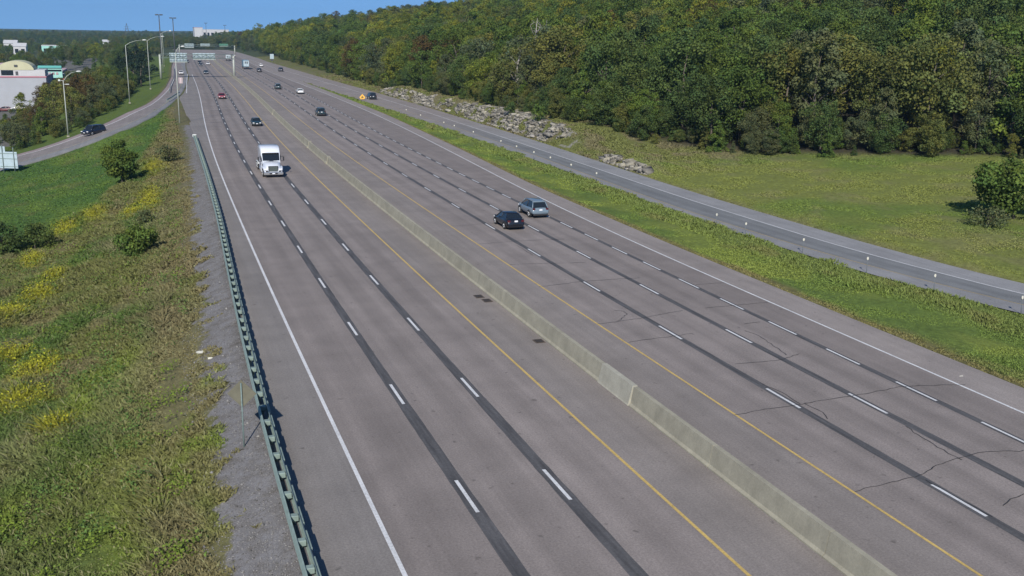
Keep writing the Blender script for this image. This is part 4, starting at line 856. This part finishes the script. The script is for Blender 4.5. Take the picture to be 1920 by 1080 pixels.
def inframe(x,y,z,m=60):
    dx=x*math.cos(TH)-y*math.sin(TH);dy=x*math.sin(TH)+y*math.cos(TH);dz=z-H; zc=dy*math.cos(P)-dz*math.sin(P)
    if zc<1: return False
    u=F*dx/zc+960; v=540-F*(dy*math.sin(P)+dz*math.cos(P))/zc
    return -m<u<1920+m and -40-m<v<1080+m
# ------------------------------------------------------------------ forest on the hillside at the right
pts=[]
sp=6.3
for j,y in enumerate(np.arange(70,1500,sp)):
    k_=1 if y<420 else (1.35 if y<800 else 1.9)
    if k_>1 and (j%2) : continue
    if k_>1.5 and (j%4): continue
    x0=float(TF(y)); x=x0+rnd.uniform(0,3); n=0
    while x<x0+(330 if y<800 else 420):
        xx=x+rnd.uniform(-1.8,1.8); yy=y+rnd.uniform(-2,2)*k_; zz=float(T(xx,yy))
        if inframe(xx,yy,zz+10) or inframe(xx,yy,zz+2): pts.append((xx,yy,zz,k_))
        x+=sp*(1 if x<x0+60 else 1.18)*k_
pts=np.array(pts)
def fkind(x,y):
    n=fbm(x*.035+9,y*.022+4,3); m_=rnd.random(); n2=fbm(x*.02+60,y*.015+33,2)
    if m_<.012: return 'rusty brown'
    if n>.53: return 'yellow green' if m_<.62 else 'mid green'
    if n2>.60: return 'grey green' if m_<.4 else 'olive green'
    if n<.40: return 'dark green' if m_<.5 else 'mid green'
    return ('dark green' if m_<.22 else 'mid green' if m_<.58 else 'olive green' if m_<.78 else 'yellow green' if m_<.88 else 'grey green')
dist=np.hypot(pts[:,0],pts[:,1]); edge=pts[:,0]-TF(pts[:,1])
score=dist+np.clip(edge,0,60)*.6; order=np.argsort(score)
NIND=262
kinds_coll=bpy.data.collections.new('forest_kinds'); seen=set()
LABEL={k:'%s broadleaf tree in the dense forest on the hillside right of the highway'%k for k in LEAF}
for q in order[:NIND]:
    x,y,z,k_=pts[q]; kd=fkind(x,y); i=rnd.randrange(5)
    sc=rnd.uniform(.72,1.2)*(.72 if edge[q]<4 else 1)*(k_**.35)
    o,c=place_tree(x,y,z-.1,kd,i,sc,LABEL[kd],'trees of the hillside forest')
    if (kd,i) not in seen: seen.add((kd,i)); kinds_coll.objects.link(c)
for kd in LEAF:                      # every colour and shape once among the individuals, so the far forest can repeat them
    for i in range(5):
        if (kd,i) not in seen:
            q=order[NIND]; NIND+=1; x,y,z,k_=pts[q]; o,c=place_tree(x,y,z-.1,kd,i,1.0,LABEL[kd],'trees of the hillside forest'); seen.add((kd,i)); kinds_coll.objects.link(c)
rest=order[NIND:]
# order of the collection children is alphabetical by object name; map kind -> index
byname=sorted(kinds_coll.objects,key=lambda ob:ob.name); idx_of={}
for n_,ob in enumerate(byname):
    for key,me in FT.items():
        if ob.data==me: idx_of[key]=n_
def instancer(name,P_,idx,rot,scl,kind='stuff'):
    me=bpy.data.meshes.new(name); me.vertices.add(len(P_)); me.vertices.foreach_set('co',np.asarray(P_,np.float32).ravel())
    a=me.attributes.new('idx','INT','POINT'); a.data.foreach_set('value',np.asarray(idx,np.int32)); a=me.attributes.new('rot','FLOAT','POINT'); a.data.foreach_set('value',np.asarray(rot,np.float32)); a=me.attributes.new('scl','FLOAT','POINT'); a.data.foreach_set('value',np.asarray(scl,np.float32))
    o=link(me,name); ng=bpy.data.node_groups.new(name,'GeometryNodeTree'); ng.interface.new_socket('Geometry',in_out='INPUT',socket_type='NodeSocketGeometry'); ng.interface.new_socket('Geometry',in_out='OUTPUT',socket_type='NodeSocketGeometry')
    n=ng.nodes; gi=n.new('NodeGroupInput'); go_=n.new('NodeGroupOutput'); ci_=n.new('GeometryNodeCollectionInfo'); ci_.inputs[0].default_value=kinds_coll; ci_.inputs['Separate Children'].default_value=True; ci_.inputs['Reset Children'].default_value=True
    ip=n.new('GeometryNodeInstanceOnPoints'); ip.inputs['Pick Instance'].default_value=True
    def na(nm,t): a=n.new('GeometryNodeInputNamedAttribute'); a.data_type=t; a.inputs[0].default_value=nm; return a.outputs['Attribute']
    cr=n.new('ShaderNodeCombineXYZ'); cs=n.new('ShaderNodeCombineXYZ'); er=n.new('FunctionNodeEulerToRotation')
    l=ng.links.new; l(gi.outputs[0],ip.inputs['Points']); l(ci_.outputs[0],ip.inputs['Instance']); l(na('idx','INT'),ip.inputs['Instance Index']); l(na('rot','FLOAT'),cr.inputs[2]); l(cr.outputs[0],er.inputs[0]); l(er.outputs[0],ip.inputs['Rotation'])
    sc_=na('scl','FLOAT'); [l(sc_,cs.inputs[i]) for i in range(3)]; l(cs.outputs[0],ip.inputs['Scale']); l(ip.outputs[0],go_.inputs[0])
    md=o.modifiers.new('scatter','NODES'); md.node_group=ng; return tag(o,kind=kind)
Pr=pts[rest]; ids=[idx_of[(fkind(x,y),rnd.randrange(5))] for x,y,_,_ in Pr]
o=instancer('hillside_forest',Pr[:,:3],ids,rng.uniform(0,6.28,len(Pr)),rng.uniform(.82,1.2,len(Pr))*Pr[:,3]**.5*(1-.35*sms(Pr[:,1],700,1200))); tag(o,'mixed green forest covering the upper hillside behind the nearer trees','forest')
# woods around the town and along the horizon
P2=[];I2=[];S2=[]
for _ in range(5200):
    y=rnd.uniform(480,2600)**1; x=rnd.uniform(-.42,.16)*y
    if y<720 and x>0: continue
    if 690<y<1500 and cx(y)-8<x<REX(y)+6: continue
    if (-80<x<-20) and 480<y<545: continue
    if -74<x<-60 and y<900 and y>840: continue
    if -100<x<-50 and 640<y<905 and rnd.random()<.75: continue
    z=float(T(x,y)) if y<700 else float(T(x,y))-1.0
    if not inframe(x,y,z+8,10): continue
    m_=rnd.random(); kd='dark green' if m_<.42 else 'mid green' if m_<.62 else 'olive green' if m_<.80 else 'grey green' if m_<.93 else 'yellow green'
    P2.append((x,y,z)); I2.append(idx_of[(kd,rnd.randrange(5))]); S2.append(rnd.uniform(.5,.74) if y<1500 else rnd.uniform(.4,.8)+.35*max(0,float(fbm(x*.006+3,y*.002))-.5)*2)
# closing belt beyond the end of the visible road
for _ in range(420):
    y=rnd.uniform(930,1200); x=rnd.uniform(-30,130); z=float(T(x,y)); P2.append((x,y,z)); I2.append(idx_of[(rnd.choice(['dark green','olive green','grey green']),rnd.randrange(5))]); S2.append(rnd.uniform(.55,.8))
o=instancer('distant_woods',P2,I2,rng.uniform(0,6.28,len(P2)),S2); tag(o,'bluish far-off woods along the horizon and around the town','woods')
# ------------------------------------------------------------------ trees and bushes along the outer side of the entry ramp
def lrout(t):  # point on the outer ramp edge by parameter, and outward normal
    i=t*(len(ro)-1); k=int(min(i,len(ro)-2)); p=ro[k]+(ro[k+1]-ro[k])*(i-k); d=ro[k+1]-ro[k]; n=np.array([-d[1],d[0]]); n/=np.linalg.norm(n); return p,n
def topcap(x,y,z,hgt):
    # highest crown that still leaves the buildings behind visible, from the lie of the land
    b=x*math.cos(TH)-y*math.sin(TH); f=x*math.sin(TH)+y*math.cos(TH); u=b/f
    el=np.interp(u,[-.58,-.50,-.475,-.46,-.44,-.42,-.38,-.36],[-.092,-.090,-.074,-.050,-.044,-.040,-.034,-.03])
    return min(1.0,max(0,(H+el*f-z))/hgt)
cnt=0
for row,(off,scr) in enumerate(((11,.5),(15,.62),(20,.72),(27,.78),(35,.8))):
    for t in np.arange(.03,.78,.030 if row<2 else .036):
        p,n=lrout(t+rnd.uniform(-.008,.008)); of=off+rnd.uniform(-1.5,1.5)+9*max(0,t-.2)
        x,y=p[0]+n[0]*of,p[1]+n[1]*of
        if t<.15 and row>0: continue
        if t<.2 and row>2: continue
        if x<-30 and row>2: continue
        m_=rnd.random(); kd='olive green' if m_<.38 else 'dark green' if m_<.62 else 'mid green' if m_<.78 else 'grey green'
        if .2<t<.32 and row in(1,2,3) : kd='rusty brown' if m_<.6 else 'olive green'
        if t>.5: kd='dark green' if m_<.8 else 'grey green'
        zz=float(T(x,y))-.4; sc_=scr*rnd.uniform(.85,1.2); cap_=topcap(x,y,zz,13.5); 
        if cap_<.2: continue
        o,c=place_tree(x,y,zz,kd,rnd.randrange(5),min(sc_,cap_),'%s tree in the belt between the entry ramp and the pale buildings'%kd,'trees outside the entry ramp'); cnt+=1
for x,y,sc,kd,lb in ((-28.5,238,.36,'yellow green','bright yellow-green round bush at the left picture edge above the ramp'),(-30.3,287,.58,'yellow green','slender light green tree standing in front of the pale grey box building'),(-31.5,232,.3,'yellow green','yellowish shrub at the far left beside the bright round bush')):
    place_tree(x,y,float(T(x,y))-.3,kd,0,sc,lb)
# ------------------------------------------------------------------ single trees and shrubs
def shrub(x,y,rad,h,n,leaf,mt,label,name='shrub',shape='round',dz=0,stems=True,h0=.1,cat='shrub'):
    o=empty(name,(x,y,float(T(x,y))+dz)); tag(o,label,cat); link(crown_mesh('foliage',int(x*13+y*7)%9999,rad,h0,h,n,leaf,mt,shape,38,.30),'foliage',o)
    if stems: link(trunk_mb(int(y),h*.75,.07 if h<3 else .13,rad*.8,h*.25,6),'stems' if h<3 else 'trunk',o)
    return o
LM=LEAF
shrub(-3.7,138.0,2.35,6.0,8000,.26,LM['mid green'],'dense rounded dark green small tree standing alone between entry ramp and highway','small_tree',cat='tree',h0=.4)
shrub(-1.6,91.5,1.9,2.7,3600,.22,LM['mid green'],'dark green rounded shrub alone on the left bank halfway down')
shrub(-11.4,107.,1.9,2.6,1500,.22,LM['dark green'],'dark shrub right of the darkest clump at the left picture edge')
shrub(-14.2,106,2.4,3.2,1900,.24,LM['dark green'],'darkest shrub clump touching the left picture edge')
shrub(2.2,148,1.9,2.5,1200,.25,LM['grey green'],'grey-green low bush right of the lone small tree')
shrub(-1.0,107,1.0,1.5,700,.2,LM['grey green'],'low grey bush between the lone tree and the rounded shrub')
shrub(79.0,74.0,4.3,5.3,11000,.30,LM['mid green'],'large isolated dark bushy tree in the field at the right picture edge','small_tree',h0=.9,shape='spread',cat='tree')
shrub(74.5,72.5,2.2,1.8,1100,.22,LM['grey green'],'bare greyish scrub at the foot of the isolated bushy tree',stems=True)
shrub(66.8,171,1.7,3.2,1200,.26,LM['mid green'],'green shrub growing on the rubble at the end of the rock cutting')
shrub(67.2,187,1.5,2.6,900,.26,LM['dark green'],'dark green shrub in the middle of the pale rock cutting')
# dead tree with pale bare limbs
def dead(x,y,h,label,seed,spread=1):
    q=random.Random(seed); o=empty('dead_tree',(x,y,float(T(x,y))-.3)); tag(o,label,'tree'); k=MB()
    k.tube([(0,0,0),(.2,0,h*.4),(-.3,.2,h*.7),(.2,.3,h)],[.3,.22,.14,.04],7); k.build('trunk',M['deadwood'],o)
    for i in range(14):
        b=MB(); t=q.uniform(0,6.28); z=h*q.uniform(.35,.9); r_=q.uniform(2,4.5)*spread*(1.1-z/h*.5); dx,dy=math.cos(t),math.sin(t)
        p1=(dx*r_*.5,dy*r_*.5,z+r_*.25); p2=(dx*r_,dy*r_,z+r_*q.uniform(.3,.8)); b.tube([(0,0,z),p1,p2],[.12,.08,.03],5)
        for j in range(3):
            u=q.uniform(0,6.28); rr=q.uniform(.6,1.4); b.tube([p1 if j<1 else p2,tuple(np.array(p1 if j<1 else p2)+np.array([math.cos(u)*rr,math.sin(u)*rr,rr*.7]))],[.05,.015],4)
        b.build('limb',M['deadwood'],o)
    return o
dead(81.5,211,17.5,'tall pale dead tree with bare limbs rising above the forest edge',5,1.2)
dead(74.5,203,10.5,'shorter leaning dead tree with pale branches at the forest edge',9,1.0)
dead(107,141,11.5,'grey bare tree at the front of the forest left of the field',12,.9)
# conifers on the left far side
cm=crown_mesh('crown',77,2.6,1.0,12.5,1700,.42,M['conifer'],'cone',34,.34); ctr=trunk_mb(88,11,.2,1.6,3,3)
for x,y,sc in ((-1.5,372,.95),(-4,390,1.05),(-.5,408,1.0),(-6,415,1.15),(1.5,432,.95),(-3,450,1.1),(-8,380,1.0),(-7,350,.8)):
    o=empty('conifer',(x,y,float(T(x,y))-.3),rnd.uniform(0,6)); o.scale=(sc*1.3,sc*1.3,sc); tag(o,'dark conifer in the group behind the light poles at the top of the ramp','tree','conifers at the top of the ramp'); link(cm,'crown',o); link(ctr,'trunk',o)

# undergrowth along the forest edge and the ramp belt
U=[];UI=[];US=[]
def und(x,y,sc,kd,dz): U.append((x,y,float(T(x,y))-dz*sc)); UI.append(idx_of[(kd,rnd.randrange(5))]); US.append(sc)
for y in np.arange(75,640,1.5):
    for r_ in range(3 if y<420 else 2):
        x=float(TF(y))+rnd.uniform(-1.8,7)*(1 if y<165 else .8); kd=rnd.choice(['dark green','dark green','mid green','olive green','grey green','olive green'])
        und(x,y+rnd.uniform(-1,1),.14+.42*rnd.random()**2,kd,1.7)
for t in np.arange(.02,.8,.0045):
    p,n=lrout(t); of=rnd.uniform(8,12)+9*max(0,t-.2); x,y=p[0]+n[0]*of,p[1]+n[1]*of
    und(x,y,min(rnd.uniform(.2,.36),max(.12,topcap(x,y,float(T(x,y)),13))),rnd.choice(['dark green','olive green','olive green','grey green']),1.8)
for _ in range(260):
    t=rnd.uniform(.12,.8); p,n=lrout(t); of=rnd.uniform(12,44); x,y=p[0]+n[0]*of,p[1]+n[1]*of
    if x>-70: und(x,y,min(rnd.uniform(.25,.5),max(.12,topcap(x,y,float(T(x,y)),13))),rnd.choice(['dark green','olive green','mid green']),1.8)
o=instancer('undergrowth',U,UI,rng.uniform(0,6.28,len(U)),US); tag(o,'low tangled undergrowth filling the edges of the woods','undergrowth')
# ------------------------------------------------------------------ grasses and weeds as real blades and leaves
def blades(name,a,s,h,wd,colr,label,cat,lean=.35,nb=3,jit=.35):
    n=len(a); a=np.repeat(a,nb)+rng.normal(0,.05,n*nb)*(1+h.repeat(nb)*1.2); s=np.repeat(s,nb)+rng.normal(0,.05,n*nb)*(1+h.repeat(nb)*1.2); h=np.repeat(h,nb)*rng.uniform(.55,1.15,n*nb); wd=np.repeat(wd,nb); colr=np.repeat(colr,nb,axis=0)
    z=T(a,s)-.03+0*a; N_=len(a); ph=rng.uniform(0,2*np.pi,N_); t=np.stack([np.cos(ph),np.sin(ph),0*ph],1)*(wd/2)[:,None]
    ld=rng.normal(0,lean,(N_,2))*h[:,None]; base=np.stack([a,s,z],1); tip=base+np.stack([ld[:,0],ld[:,1],h],1); mid=base+np.stack([ld[:,0]*.4,ld[:,1]*.4,h*.6],1)
    V=np.stack([base-t*.6,base+t*.6,mid+t,tip,mid-t],1).reshape(-1,3); i=np.arange(N_)[:,None]*5
    Fq=np.concatenate([i+np.array([[0,1,2,4]])],0)
    # upper part as a quad with a collapsed tip edge
    V2=tip[:,None]+np.stack([-t*.12,t*.12],1); V=np.concatenate([V,V2.reshape(-1,3)]); j=N_*5+np.arange(N_)[:,None]*2
    F2=np.concatenate([i+4,i+2,j+1,j],1); Fq=np.concatenate([Fq,F2]); br_=rng.uniform(1-jit,1+jit,N_)[:,None]; cc=colr*br_
    cols=np.concatenate([np.repeat(cc,5,axis=0),np.repeat(cc,2,axis=0)])
    return tag(link(npmesh(name,V,Fq,M['blades'],cols),name),label,cat,kind='stuff')
def scatter(n,a0,a1,s0,s1,test,dens=None):
    """n random points, thinned with distance like 1/s"""
    u=rng.random(n); s=s0*(s1/s0)**u; a=a0+(a1-a0)*rng.random(n); k=test(a,s); return a[k],s[k]
def inner(a,s): 
    li=np.interp(s,LRI[:,1],LRI[:,0]); return np.where(s>143,a>li+.3,True)
vis=lambda a,s:(a*math.cos(TH)-s*math.sin(TH))>-(a*math.sin(TH)+s*math.cos(TH))*.60-2
ok=lambda a,s:(a<GR(s)-2.55-1.2*(fbm(a*1.1+5,s*1.1,3)-.5)*3+.25-1.3*sms(s,90,165)*0)&inner(a,s)&vis(a,s)&(MB_(s)-1<a)
a,s=scatter(330000,-34,5,26,230,ok); g=gold(a,s); hn=fbm(a*.35+11,s*.2+3)
h=np.clip(.10+.70*(hn-.3)*1.3+.25*g,.07,.85)*np.where(GR(s)-a<4.5,.55,1); c=vegcol(a,s)*C_(1.15,1.12,1.1)
c=np.where((rng.random(len(a))<.09)[:,None],DRYG*1.25,c)
blades('roadside_weeds',a,s,h,.035+.0009*s,c,'rough mixed weeds and grasses on the bank left of the guide rail','weeds',.75,3,.26)
# broad-leaved plants and goldenrod heads
a,s=scatter(60000,-30,3.2,26,140,ok); cl=fbm(a*.6+90,s*.6+1); g=gold(a,s); k=((cl>.56)|(g>.4))&(GR(s)-a>3.2); a,s=a[k],s[k]; g=gold(a,s)
n=len(a); hh=rng.uniform(.15,.65,n)*(1+g*.6); rep_=3; A_=np.repeat(a,rep_)+rng.normal(0,.14,n*rep_); S_2=np.repeat(s,rep_)+rng.normal(0,.14,n*rep_); Hh=np.repeat(hh,rep_)*rng.uniform(.5,1.1,n*rep_)
P_=np.stack([A_,S_2,T(A_,S_2)+Hh],1); Nn=rng.normal(size=P_.shape)*.6+np.array([0,-.25,1]); Nn/=np.linalg.norm(Nn,axis=1)[:,None]
V,Fq=leafquads(P_,Nn,.11+.0009*S_2,rng)if False else leafquads(P_,Nn,.115,rng)
lc=np.where((np.repeat(g,rep_)*rng.uniform(.5,1,n*rep_)>.45)[:,None],YEL*1.35,lerp(GREEN*1.2+0*P_,LIME*.95,sms(fbm(A_*.4,S_2*.4+50),.45,.65)))*rng.uniform(.65,1.4,len(P_))[:,None]
tag(link(npmesh('broad_leaved_weeds',V,Fq,M['blades'],np.repeat(lc,4,axis=0)),'broad_leaved_weeds'),'leafy bright green weeds and yellow goldenrod heads on the left bank','weeds',kind='stuff')
# median strip
okm=lambda a,s:(a>G1(s)+.15+.5*(fbm(a*0+1,s*.9)-.5))&(a<G2(s)+.25+1.3*(fbm(a*0+7,s*.45)-.5))
a,s=scatter(190000,42.2,76,22,372,okm); t=(a-G1(s))/np.maximum(G2(s)-G1(s),.5); hn=fbm(a*.5,s*.35)
h=np.where(t>.66,.12+.6*np.clip(hn-.3,0,1),.06+.06*hn); blades('median_grass',a,s,h,.03+.0009*s,vegcol(a,s)*1.15,'long grass and weeds in the strip between highway and right-hand ramp','grass',.5,3,.2)
# right field and rough slope
okf=lambda a,s:(a>REX(s)+.3+.7*(fbm(a*0+3,s*.8)-.5))&(a<TF(s)+1)&((a*math.cos(TH)-s*math.sin(TH))<(a*math.sin(TH)+s*math.cos(TH))*.58+4)&((rockmask(a,s)<.4)|(rng.random(np.shape(a))<.22))
a,s=scatter(260000,57,125,40,420,okf); rg=sms(s+8*(fbm(a*.22,s*.12)-.5),110,132); hn=fbm(a*.3+5,s*.25)
h=.05+.07*hn+rg*.55*np.clip(hn-.25,0,1); blades('field_grass',a,s,h,.035+.0010*s,vegcol(a,s)*1.12,'uneven mown grass and tall weeds on the field below the forest','grass',.6,3,.14)
# mown grass by the entry ramp
okg=lambda a,s:(a<MB_(s)+.5)&inner(a,s)&vis(a,s)
a,s=scatter(80000,-60,9,70,250,okg); blades('mown_grass',a,s,.07+.12*fbm(a*.5,s*.5),.05+.0010*s,vegcol(a,s)*1.1,'bright green mown grass between the left bank and the entry ramp','grass',.4,2,.14)
# broken limestone along the cutting
def stones():
    V=[];Fc=[];Cn=[]
    base=np.array([(x,y,z) for x in(-1,1) for y in(-1,1) for z in(-1,1)],float); fq=np.array([(0,1,3,2),(4,6,7,5),(0,4,5,1),(2,3,7,6),(0,2,6,4),(1,5,7,3)])
    n=0
    for _ in range(16000):
        if rnd.random()<.88: y=rnd.uniform(155,310); d=rnd.uniform(1.2,9)
        else: y=rnd.uniform(115,138); d=rnd.uniform(.6,2.6)
        x=float(REX(y))+d
        if float(rockmask(x,y))<.35: continue
        sz=rnd.uniform(.07,.26)*(1 if rnd.random()<.9 else 1.9); b=base*np.array([rnd.uniform(.6,1.3),rnd.uniform(.8,2.2),rnd.uniform(.3,.6)])*sz*(1+rng.uniform(-.25,.25,(8,3)))
        c_,s_=math.cos(rnd.uniform(0,6.3)),math.sin(rnd.uniform(0,6.3)); nr=math.hypot(c_,s_); c_/=nr;s_/=nr
        b=b@np.array([[c_,s_,0],[-s_,c_,0],[0,0,1]]); ax=rnd.uniform(-.5,.5); b=b@np.array([[1,0,0],[0,math.cos(ax),math.sin(ax)],[0,-math.sin(ax),math.cos(ax)]])
        V.append(b+np.array([x,y,float(T(x,y))+sz*.2])); Fc.append(fq+n*8); n+=1; Cn.append(np.repeat([[rnd.uniform(.35,1.1)]*3],8,axis=0)*C_(1,.96,.80+.15*rnd.random()))
    m=mat('limestone',(.42,.41,.37),.9,0,.2); c=mult(m,(.33,.325,.30),attr(m,'Col')); c=mult(m,c,rampn(m,noise(m,4,4),[(.3,.6),(.7,1.1)])); setc(m,c)
    tag(link(npmesh('limestone_rubble',np.concatenate(V),np.concatenate(Fc),m,np.concatenate(Cn)),'limestone_rubble'),'pale broken limestone blocks along the cutting beside the ramp','rocks',kind='stuff')
stones()

# ------------------------------------------------------------------ thin haze in the air
hz=MB().box(-1500,1500,-60,3200,-14,75).build('haze',mat('haze_air')); tag(hz,kind='stuff')
m=hz.data.materials[0]; nt=m.node_tree; nt.nodes.remove(nt.nodes['Principled BSDF']); pv=nt.nodes.new('ShaderNodeVolumePrincipled'); pv.inputs['Color'].default_value=(.42,.70,1,1); pv.inputs['Density'].default_value=.00012; pv.inputs['Anisotropy'].default_value=.2
nt.links.new(pv.outputs[0],nt.nodes['Material Output'].inputs['Volume'])

def pebbles():
    u=rng.random(14000); y=22*(175/22)**u; x=GR(y)-.1-rng.random(14000)*3.4; n=len(x); sz=rng.uniform(.012,.045,n)*(1+1.5*(rng.random(n)<.015))
    base=np.array([(1,0,0),(0,1,0),(-1,0,0),(0,-1,0),(0,0,.8),(0,0,-.5)],float); fq=np.array([(0,1,4),(1,2,4),(2,3,4),(3,0,4),(1,0,5),(2,1,5),(3,2,5),(0,3,5)])
    V=base[None]*sz[:,None,None]*rng.uniform(.6,1.4,(n,6,1))+np.stack([x,y,T(x,y)+.01],1)[:,None]; Fc=fq[None]+(np.arange(n)*6)[:,None,None]; c=np.repeat(rng.uniform(.08,.26,(n,1))*C_(1,.98,.95),6,axis=0)
    tag(link(npmesh('gravel_stones',V.reshape(-1,3),Fc.reshape(-1,3),M['blades'],c),'gravel_stones'),'loose grey stones on the gravel strip behind the guide rail','gravel',kind='stuff')
pebbles()

make_car('dark red car parked at the foot of the pale grey box building','sedan',(.12,.02,.02),-39.2,326.5,1.4,z=float(T(-39.2,326.5))+.05)
make_car('silver car parked at the foot of the pale grey box building','suv',(.4,.4,.42),-35.2,325.5,1.5,z=float(T(-35.2,325.5))+.05)
